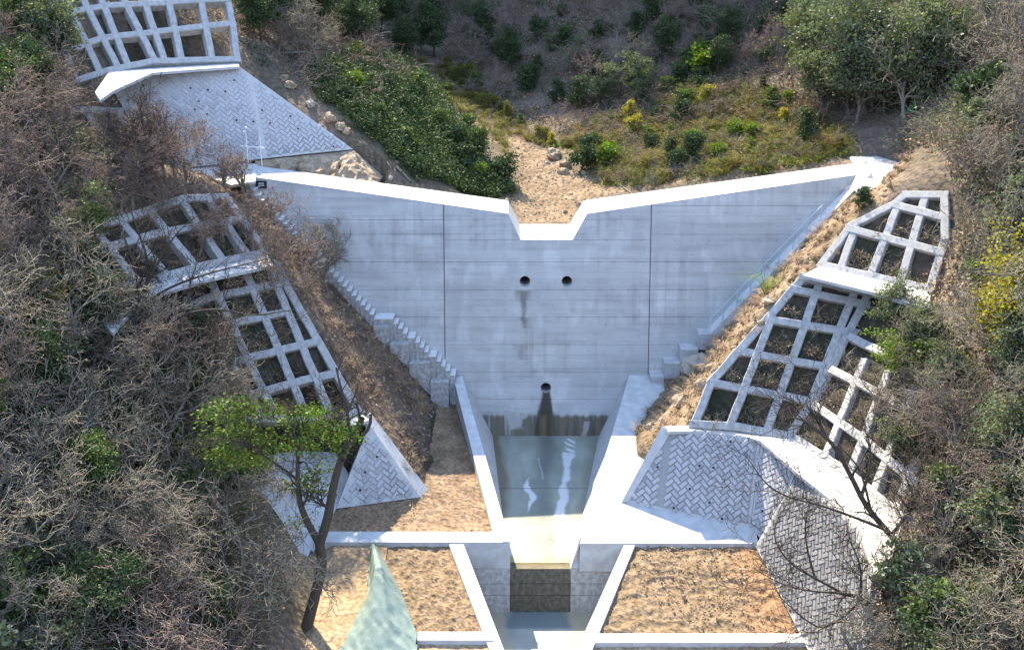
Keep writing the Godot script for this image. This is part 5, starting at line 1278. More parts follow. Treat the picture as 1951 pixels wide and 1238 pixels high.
	var gt := limb_tree("tall_tree", "tall silvery evergreen with several pale leaning stems above the right crest landing", "tree", [[[Vector3(19.66, 15.84, -12.28), Vector3(19.01, 17.88, -12.28), Vector3(18.02, 19.73, -12.28), Vector3(17.20, 21.54, -12.28)], 0.170, 0.060, 6],
		[[Vector3(19.29, 15.98, -11.98), Vector3(18.73, 17.61, -11.98), Vector3(17.71, 18.84, -11.98), Vector3(16.83, 19.76, -11.98)], 0.120, 0.030, 8],
		[[Vector3(20.45, 15.68, -12.68), Vector3(19.62, 17.84, -12.68), Vector3(18.65, 19.39, -12.68), Vector3(18.32, 21.52, -12.68), Vector3(17.87, 23.60, -12.68)], 0.150, 0.060, 6],
		[[Vector3(21.08, 15.53, -12.88), Vector3(20.97, 17.81, -12.88), Vector3(21.06, 19.68, -12.88), Vector3(20.95, 21.81, -12.88)], 0.130, 0.050, 6],
		[[Vector3(22.48, 15.85, -13.28), Vector3(21.55, 18.08, -13.28), Vector3(21.06, 19.95, -13.28)], 0.140, 0.060, 6]], M.bark_pale, M.twig_grey, o)
	lf = MB.new()
	for q in [Vector3(16.60, 21.49, -12.14), Vector3(22.56, 20.66, -14.12), Vector3(17.32, 21.41, -12.54), Vector3(19.29, 21.32, -13.43), Vector3(22.04, 22.22, -12.77), Vector3(16.46, 21.71, -14.77), Vector3(19.20, 21.71, -11.78), Vector3(21.18, 22.55, -13.78), Vector3(18.20, 23.59, -11.97), Vector3(22.18, 17.30, -13.69), Vector3(22.25, 21.02, -13.50), Vector3(19.36, 20.73, -12.94), Vector3(18.92, 23.31, -14.68), Vector3(17.70, 20.71, -13.21), Vector3(16.18, 19.30, -12.31), Vector3(16.54, 22.58, -11.69), Vector3(18.31, 21.78, -12.64), Vector3(17.49, 20.59, -14.47), Vector3(21.68, 21.24, -11.75), Vector3(22.11, 18.61, -14.38), Vector3(22.09, 19.71, -13.89), Vector3(17.94, 20.77, -12.68), Vector3(17.80, 21.51, -13.77), Vector3(18.01, 20.75, -12.04), Vector3(18.04, 22.51, -12.71), Vector3(20.58, 21.80, -12.71), Vector3(17.23, 20.86, -14.37), Vector3(19.92, 21.36, -13.18), Vector3(16.93, 20.48, -14.73), Vector3(20.17, 22.96, -13.98), Vector3(17.53, 17.95, -12.29), Vector3(17.39, 22.84, -12.83), Vector3(22.83, 19.97, -12.83), Vector3(22.41, 20.52, -12.83), Vector3(21.27, 22.38, -14.37), Vector3(21.84, 18.51, -12.97), Vector3(18.30, 20.70, -14.02), Vector3(18.33, 22.92, -12.39), Vector3(16.75, 18.62, -13.74), Vector3(21.48, 20.81, -11.91), Vector3(19.00, 22.18, -13.00), Vector3(19.80, 23.32, -13.69), Vector3(15.57, 20.83, -12.00), Vector3(22.48, 21.05, -13.61), Vector3(19.70, 21.06, -11.83), Vector3(16.91, 22.76, -13.48), Vector3(17.82, 21.89, -12.21), Vector3(17.90, 18.52, -12.88), Vector3(22.72, 18.83, -12.81), Vector3(20.41, 22.85, -12.22), Vector3(20.35, 23.00, -13.38), Vector3(19.62, 22.38, -13.63), Vector3(16.34, 21.87, -13.43), Vector3(18.92, 22.52, -11.89), Vector3(23.34, 19.56, -14.18), Vector3(18.14, 20.64, -12.87), Vector3(17.55, 20.97, -12.27), Vector3(17.27, 19.31, -14.00), Vector3(16.99, 22.05, -12.40), Vector3(17.72, 18.67, -12.16), Vector3(20.41, 23.48, -12.51), Vector3(22.68, 20.22, -13.04), Vector3(16.82, 21.30, -14.47), Vector3(17.81, 18.42, -12.23), Vector3(18.82, 22.97, -14.15), Vector3(16.20, 19.11, -14.21), Vector3(17.39, 18.22, -12.34), Vector3(18.93, 22.26, -13.95), Vector3(17.88, 17.65, -13.05), Vector3(21.71, 22.04, -13.80)]:
		var tone := rng.randf_range(0.6, 1.4)
		for i in 60:
			var d := Vector3(rng.randfn(), rng.randfn() * 0.5, rng.randfn()) * 0.42
			lf.col = Color(tone, tone, tone) * rng.randf_range(0.7, 1.4)
			leaf(lf, q + d - gt.position, Vector3(rng.randfn(), rng.randfn() * 0.6, rng.randfn()).normalized(), rng.randf_range(0.12, 0.22))
	put_mesh("crown", lf.mesh(M.leaf_olive), gt)
	# what nobody could count
	rng.seed = 91
	var left := P2([Vector2(-40, -2), Vector2(-20.5, 3), Vector2(-19.5, 10), Vector2(-14, 10.5), Vector2(-14, 13), Vector2(-11.3, 17), Vector2(-11.2, 24), Vector2(-11, 32), Vector2(-40, 32)])
	var right := P2([Vector2(40, -6), Vector2(24, -11), Vector2(20, -8.2), Vector2(19.9, -3.5), Vector2(18.5, 1.5), Vector2(18, 7), Vector2(15.5, 9.5), Vector2(13, 13), Vector2(11.3, 17), Vector2(11, 24), Vector2(13, 32), Vector2(40, 32)])
	var back := P2([Vector2(-40, -4), Vector2(-24, -8), Vector2(-17, -13), Vector2(-12, -12), Vector2(-9, -20), Vector2(-12, -32), Vector2(-16, -48), Vector2(-10, -50), Vector2(-3, -32), Vector2(4, -22), Vector2(10, -21), Vector2(18, -12), Vector2(40, -4), Vector2(45, -70), Vector2(-45, -70)])
	var brg := brush_mesh(6, 1.5, M.twig_grey)
	var brr := brush_mesh(6, 1.5, M.twig_red)
	var lit := litter_mesh(26, M.straw)
	scatter("dry_thicket", "grey brown leafless brushwood covering the left bank under the trees", "thicket", brg, left, 1500, 0.6, 1.3, true)
	scatter("dry_thicket", "grey brown leafless brushwood covering the right bank under the trees", "thicket", brg, right, 1300, 0.6, 1.2, true)
	scatter("dry_thicket", "reddish leafless brushwood on the slopes behind the dam", "thicket", brr, back, 2600, 0.5, 1.2, true)
	for q in [left, right, back]:
		scatter("leaf_litter", "dry brown leaves lying on the forest slope " + ["left of the channel", "right of the channel", "behind the dam"][[left, right, back].find(q)], "leaf litter", lit, q, 5000, 0.7, 1.3, true, 0.02, 0.3)
	scatter("undergrowth", "olive green low leaves growing through the brushwood on the left bank", "undergrowth", leaf_clump(60, 0.42, 0.12, M.leaf_mid), left, 700, 0.6, 1.4, true, 1.0)
	scatter("undergrowth", "olive green low leaves growing through the brushwood on the right bank", "undergrowth", leaf_clump(60, 0.42, 0.12, M.leaf_olive), right, 700, 0.6, 1.4, true, 1.0)
	scatter("undergrowth", "dark low leaves on the shaded slope behind the dam", "undergrowth", leaf_clump(40, 0.3, 0.16, M.leaf_dark), back, 1500, 0.6, 1.4, true)
	scatter("ground_ivy", "dense green creeper covering the bank left of the stream bed", "creeper", leaf_clump(70, 0.3, 0.11, M.leaf_mid, 0.5), Z_IVY, 1500, 0.6, 1.2, false, 0.05, 0.3)
	scatter("ground_ivy", "dark green creeper mixed through the bank left of the stream bed", "creeper", leaf_clump(70, 0.3, 0.11, M.leaf_dark, 0.9), Z_IVY, 1500, 0.6, 1.5, false, 0.05, 0.3)
	scatter("dry_grass", "yellow green grass tufts on the slope behind the right wing", "grass", blades(26, 0.8, 0.018, 0.6, M.leaf_grass), Z_GRASS, 900, 0.6, 1.3, true)
	scatter("dry_grass", "orange brown withered grass on the slope behind the right wing", "grass", blades(26, 0.8, 0.016, 0.7, M.leaf_dry), Z_GRASS, 380, 0.6, 1.3, true)
	scatter("low_leaves", "small leafy plants on the slope behind the right wing", "undergrowth", leaf_clump(40, 0.3, 0.13, M.leaf_bright), Z_GRASS, 620, 0.6, 1.3, true)
	scatter("brushwood", "withered stalks among the grass behind the right wing", "thicket", brush_mesh(5, 0.8, M.twig_grey), Z_GRASS, 300, 0.6, 1.1, true)
	scatter("dry_grass", "pale withered grass creeping over the edges of the stream bed", "grass", blades(26, 0.6, 0.016, 0.8, M.leaf_grass), P2([Vector2(-1.57, -17.00), Vector2(-2.88, -24.21), Vector2(-5.30, -27.68), Vector2(-7.77, -29.54), Vector2(-12.07, -34.50), Vector2(-11.27, -41.42), Vector2(-7.15, -40.67), Vector2(-4.76, -36.28), Vector2(-1.32, -28.61), Vector2(1.25, -22.01), Vector2(-0.95, -25.26), Vector2(-2.51, -26.40), Vector2(-1.92, -20.40)]), 520, 0.5, 1.2, false)
	var peb := rock_mesh(5).mesh(M.rock)
	scatter("gravel", "pale stones and gravel of the dry stream bed", "gravel", peb, Z_BED, 1300, 0.02, 0.1, false, 0.0, 1.0)
	scatter("rubble", "tan broken stones on the cut bank beside the right wing", "rubble", peb, Z_STRIP_R, 900, 0.03, 0.12, true, 0.0, 1.0)
	scatter("dry_grass", "straw coloured grass on the cut bank beside the right wing", "grass", blades(30, 0.45, 0.014, 0.8, M.straw), Z_STRIP_R, 520, 0.6, 1.2, true)
	scatter("rubble", "small brown stones on the cut bank beside the left stair", "rubble", peb, Z_STRIP_L, 500, 0.03, 0.1, true, 0.0, 1.0)
	scatter("dry_grass", "withered brown grass on the cut bank beside the left stair", "grass", blades(30, 0.3, 0.012, 1.0, M.straw), Z_STRIP_L, 650, 0.5, 1.1, true, 0.0, 0.5)
	scatter("clods", "small stones and clods on the earth beside the lower channel", "stones", peb, P2([Vector2(3.3, 13.2), Vector2(8.6, 13.2), Vector2(9.2, 18.6), Vector2(1.5, 18.6)]), 260, 0.02, 0.07, false, 0.3, 1.0)
	for q in [[P2([Vector2(3.3, 13.3), Vector2(8.7, 13.3), Vector2(9.3, 18.5), Vector2(1.6, 18.5)]), "right of the lower channel"], [P2([Vector2(-7.4, 13.4), Vector2(-4.6, 13.4), Vector2(-3.0, 18.4), Vector2(-5.5, 18.4)]), "left of the lower channel"], [P2([Vector2(-10, 9.5), Vector2(-3.4, 9.5), Vector2(-3.0, 12.3), Vector2(-10, 12.3)]), "above the left sill beam"]]:
		scatter("straw_litter", "scraps of straw and dead stalks on the earth " + q[1], "straw", litter_mesh(7, M.straw), q[0], 330, 0.25, 0.6, false, 0.24 if q[0][0].y > 13 else 0.35, 0.2)
	for q in [["dry stalks in the cells of the large right bank frame", [Vector2(6.26, 9.44), Vector2(7.12, 8.26), Vector2(11.64, 5.72), Vector2(14.63, 6.74), Vector2(13.91, 7.68), Vector2(11.50, 9.63), Vector2(10.46, 10.41)], 150, FRAME_R1], ["dry stalks in the cells of the right hand tree covered frame", [Vector2(10.49, 10.30), Vector2(11.51, 9.91), Vector2(13.67, 8.36), Vector2(14.73, 10.58), Vector2(15.76, 15.42), Vector2(14.79, 17.56), Vector2(12.99, 17.44)], 110, FRAME_R2], ["dry stalks in the cells of the upper right bank frame", [Vector2(12.60, 4.83), Vector2(14.10, 4.16), Vector2(15.87, 4.56), Vector2(16.28, 4.50), Vector2(17.84, 5.76), Vector2(17.54, 7.38), Vector2(16.52, 8.77), Vector2(14.28, 6.58)], 70, FRAME_R3], ["dry stalks in the cells of the lower left bank frame", [Vector2(-8.73, 8.22), Vector2(-12.64, 4.76), Vector2(-13.57, 4.35), Vector2(-18.92, 6.62), Vector2(-20.13, 7.99), Vector2(-17.85, 8.69), Vector2(-14.99, 9.49), Vector2(-11.82, 9.04)], 170, FRAME_L1], ["dry stalks in the cells of the middle left bank frame", [Vector2(-15.72, 1.68), Vector2(-17.55, 3.22), Vector2(-21.35, 7.60), Vector2(-21.26, 8.78), Vector2(-19.10, 8.56), Vector2(-13.81, 2.92)], 110, FRAME_L3], ["dry stalks in the cells of the uppermost left frame", [Vector2(-17.52, -9.54), Vector2(-18.73, -12.91), Vector2(-27.86, -7.29), Vector2(-27.13, -5.30), Vector2(-25.50, -3.68), Vector2(-23.67, -5.51), Vector2(-21.74, -7.03)], 120, FRAME_U]]:
		scatter("cell_brush", q[0], "brushwood", brush_mesh(4, 0.7, M.twig_grey), P2(q[1]), q[2], 0.5, 1.0, false, 0.0, 0.9, q[3])
		scatter("cell_litter", q[0].replace("dry stalks", "dead leaves"), "leaf litter", lit, P2(q[1]), q[2] * 3, 0.3, 0.55, false, 0.03, 0.5, q[3])
	var sap := blades(90, 1.5, 0.012, 0.9, M.leaf_bright)
	for q in [[10.72, 3.11, 1.20, 4.72, "bright yellow green drooping shrub beside the handrail on the right bank"], [8.32, -1.24, 0.60, 4.26, "small bright green tuft above the right stepped footings"], [10.46, -1.11, 0.70, 5.80, "low bright green tuft below the drooping shrub on the right bank"], [7.92, -0.80, 0.50, 3.67, "leafy tuft on the lowest right footing block"]]:
		var t := put_mesh("weeping_shrub", sap, self, Transform3D(Basis(Vector3.UP, q[3]).scaled(Vector3.ONE * q[2]), Vector3(q[0], H(q[0], q[1]), q[1])))
		tag(t, q[4], "shrub")

const FRAME_R1 := [Vector3(6.36, 5.22, 9.37), Vector3(7.21, 6.79, 8.27), Vector3(7.21, 6.79, 8.27), Vector3(11.62, 10.96, 5.82), Vector3(6.27, 5.18, 9.38), Vector3(8.09, 5.24, 9.73), Vector3(8.09, 5.24, 9.73), Vector3(10.41, 5.08, 10.37), Vector3(11.63, 11.00, 5.79), Vector3(14.53, 10.56, 6.79), Vector3(7.30, 6.75, 8.32), Vector3(11.51, 6.39, 9.54), Vector3(8.63, 8.01, 7.58), Vector3(12.37, 7.67, 8.67), Vector3(10.02, 9.28, 6.85), Vector3(13.74, 9.01, 7.87), Vector3(11.18, 10.51, 6.09), Vector3(14.29, 10.11, 7.10), Vector3(7.94, 5.34, 9.62), Vector3(10.07, 9.34, 6.81), Vector3(9.53, 5.31, 9.99), Vector3(12.34, 10.79, 6.11), Vector3(10.54, 5.24, 10.27), Vector3(11.41, 6.27, 9.61), Vector3(11.41, 6.27, 9.61), Vector3(13.86, 10.60, 6.60), Vector3(11.58, 6.24, 9.67), Vector3(13.22, 8.77, 7.96), Vector3(13.22, 8.77, 7.96), Vector3(14.44, 10.51, 6.80)]
const FRAME_R2 := [Vector3(10.60, 5.04, 10.49), Vector3(11.84, 5.16, 13.76), Vector3(11.84, 5.16, 13.76), Vector3(12.96, 5.04, 17.28), Vector3(11.51, 6.35, 9.91), Vector3(12.58, 6.33, 13.04), Vector3(12.58, 6.33, 13.04), Vector3(13.81, 6.08, 17.16), Vector3(12.41, 7.71, 9.19), Vector3(13.68, 7.88, 12.44), Vector3(13.68, 7.88, 12.44), Vector3(14.77, 7.76, 15.86), Vector3(13.28, 9.04, 8.47), Vector3(14.45, 9.11, 11.66), Vector3(14.45, 9.11, 11.66), Vector3(15.49, 8.89, 15.17), Vector3(13.38, 8.49, 10.11), Vector3(11.42, 5.21, 12.45), Vector3(13.94, 8.55, 11.56), Vector3(11.96, 5.17, 14.07), Vector3(14.46, 8.53, 13.08), Vector3(12.43, 5.12, 15.55), Vector3(14.96, 8.51, 14.57), Vector3(12.86, 5.08, 16.87)]
const FRAME_R3 := [Vector3(12.69, 11.32, 4.83), Vector3(14.08, 13.06, 4.26), Vector3(14.08, 13.06, 4.26), Vector3(15.92, 14.28, 4.73), Vector3(15.92, 14.28, 4.73), Vector3(16.32, 14.65, 4.71), Vector3(16.32, 14.65, 4.71), Vector3(17.68, 14.90, 5.81), Vector3(17.68, 14.90, 5.81), Vector3(17.38, 13.36, 7.26), Vector3(17.38, 13.36, 7.26), Vector3(16.46, 11.37, 8.59), Vector3(12.73, 11.33, 4.86), Vector3(14.31, 11.33, 6.45), Vector3(14.31, 11.33, 6.45), Vector3(16.44, 11.35, 8.59), Vector3(14.12, 12.93, 4.44), Vector3(17.12, 12.76, 7.68), Vector3(15.90, 14.18, 4.83), Vector3(17.48, 14.05, 6.57), Vector3(13.54, 11.59, 5.38), Vector3(14.32, 13.20, 4.33), Vector3(14.61, 11.61, 6.45), Vector3(15.98, 14.22, 4.87), Vector3(15.60, 11.58, 7.48), Vector3(17.01, 14.72, 5.33)]
const FRAME_L1 := [Vector3(-13.04, 11.10, 4.43), Vector3(-12.73, 10.49, 4.85), Vector3(-12.73, 10.49, 4.85), Vector3(-9.36, 5.73, 7.84), Vector3(-9.36, 5.73, 7.84), Vector3(-8.92, 5.11, 8.23), Vector3(-8.88, 5.14, 8.19), Vector3(-11.83, 5.26, 8.94), Vector3(-11.83, 5.26, 8.94), Vector3(-13.86, 5.40, 9.41), Vector3(-13.25, 11.24, 4.38), Vector3(-16.04, 10.90, 5.47), Vector3(-16.04, 10.90, 5.47), Vector3(-18.76, 10.33, 6.72), Vector3(-18.76, 10.33, 6.72), Vector3(-19.84, 9.20, 7.97), Vector3(-12.91, 10.42, 4.96), Vector3(-15.95, 10.12, 6.09), Vector3(-15.95, 10.12, 6.09), Vector3(-18.09, 9.47, 7.25), Vector3(-18.09, 9.47, 7.25), Vector3(-19.17, 8.63, 8.26), Vector3(-12.53, 9.31, 5.77), Vector3(-15.98, 8.89, 7.12), Vector3(-15.98, 8.89, 7.12), Vector3(-17.51, 8.39, 7.98), Vector3(-11.14, 8.03, 6.44), Vector3(-14.76, 7.57, 7.86), Vector3(-14.76, 7.57, 7.86), Vector3(-16.27, 7.23, 8.58), Vector3(-10.29, 6.75, 7.26), Vector3(-11.53, 6.63, 7.72), Vector3(-11.53, 6.63, 7.72), Vector3(-13.77, 6.30, 8.64), Vector3(-14.46, 10.95, 4.97), Vector3(-11.37, 5.42, 8.67), Vector3(-13.42, 11.04, 4.59), Vector3(-10.31, 5.40, 8.39), Vector3(-16.03, 10.81, 5.53), Vector3(-13.56, 6.85, 8.12), Vector3(-13.56, 6.85, 8.12), Vector3(-12.56, 5.35, 9.08), Vector3(-17.24, 10.58, 6.08), Vector3(-16.13, 8.82, 7.22), Vector3(-16.13, 8.82, 7.22), Vector3(-14.49, 7.18, 8.11), Vector3(-14.49, 7.18, 8.11), Vector3(-13.19, 5.43, 9.20), Vector3(-18.32, 10.30, 6.62), Vector3(-16.99, 8.58, 7.67), Vector3(-16.99, 8.58, 7.67), Vector3(-14.55, 5.65, 9.40)]
const FRAME_L3 := [Vector3(-15.90, 13.95, 2.02), Vector3(-13.94, 11.43, 2.88), Vector3(-15.90, 13.95, 2.02), Vector3(-17.50, 14.19, 3.47), Vector3(-17.50, 14.19, 3.47), Vector3(-19.61, 13.84, 6.12), Vector3(-19.61, 13.84, 6.12), Vector3(-21.27, 13.79, 7.95), Vector3(-13.93, 11.39, 2.92), Vector3(-16.64, 11.44, 5.75), Vector3(-16.64, 11.44, 5.75), Vector3(-19.05, 11.34, 8.44), Vector3(-15.09, 12.95, 2.33), Vector3(-18.22, 13.05, 5.56), Vector3(-18.22, 13.05, 5.56), Vector3(-20.25, 12.88, 7.93), Vector3(-16.59, 14.05, 2.65), Vector3(-14.65, 11.44, 3.64), Vector3(-17.59, 14.16, 3.59), Vector3(-15.59, 11.44, 4.63), Vector3(-18.67, 13.99, 4.94), Vector3(-16.55, 11.46, 5.64), Vector3(-19.60, 13.80, 6.16), Vector3(-17.58, 11.41, 6.80), Vector3(-20.54, 13.81, 7.14), Vector3(-18.56, 11.40, 7.86), Vector3(-21.17, 13.73, 7.92), Vector3(-19.20, 11.44, 8.50)]
const FRAME_U := [Vector3(-18.74, 23.02, -12.37), Vector3(-18.17, 21.21, -11.02), Vector3(-18.17, 21.21, -11.02), Vector3(-17.69, 19.31, -9.52), Vector3(-17.70, 19.34, -9.54), Vector3(-21.75, 19.47, -7.10), Vector3(-21.75, 19.47, -7.10), Vector3(-23.68, 19.13, -5.56), Vector3(-23.68, 19.13, -5.56), Vector3(-25.54, 18.57, -3.84), Vector3(-18.17, 21.24, -11.04), Vector3(-20.21, 21.08, -9.59), Vector3(-20.21, 21.08, -9.59), Vector3(-22.60, 20.87, -7.88), Vector3(-22.60, 20.87, -7.88), Vector3(-24.28, 20.74, -6.70), Vector3(-24.28, 20.74, -6.70), Vector3(-25.82, 20.11, -5.12), Vector3(-18.60, 22.51, -11.97), Vector3(-21.49, 22.43, -10.06), Vector3(-21.49, 22.43, -10.06), Vector3(-24.32, 22.36, -8.20), Vector3(-24.32, 22.36, -8.20), Vector3(-25.63, 22.14, -7.16), Vector3(-25.63, 22.14, -7.16), Vector3(-26.86, 21.72, -5.99), Vector3(-20.02, 22.83, -11.37), Vector3(-18.98, 19.52, -8.90), Vector3(-21.61, 22.87, -10.41), Vector3(-20.45, 19.55, -8.00), Vector3(-22.80, 22.90, -9.68), Vector3(-21.23, 19.52, -7.47), Vector3(-23.78, 22.93, -9.09), Vector3(-21.66, 19.49, -7.17), Vector3(-24.78, 22.95, -8.48), Vector3(-22.87, 19.33, -6.26), Vector3(-25.63, 22.98, -7.96), Vector3(-23.27, 19.21, -5.88), Vector3(-26.41, 23.00, -7.49), Vector3(-24.05, 19.06, -5.25), Vector3(-26.78, 22.33, -6.62), Vector3(-25.09, 18.78, -4.33)]
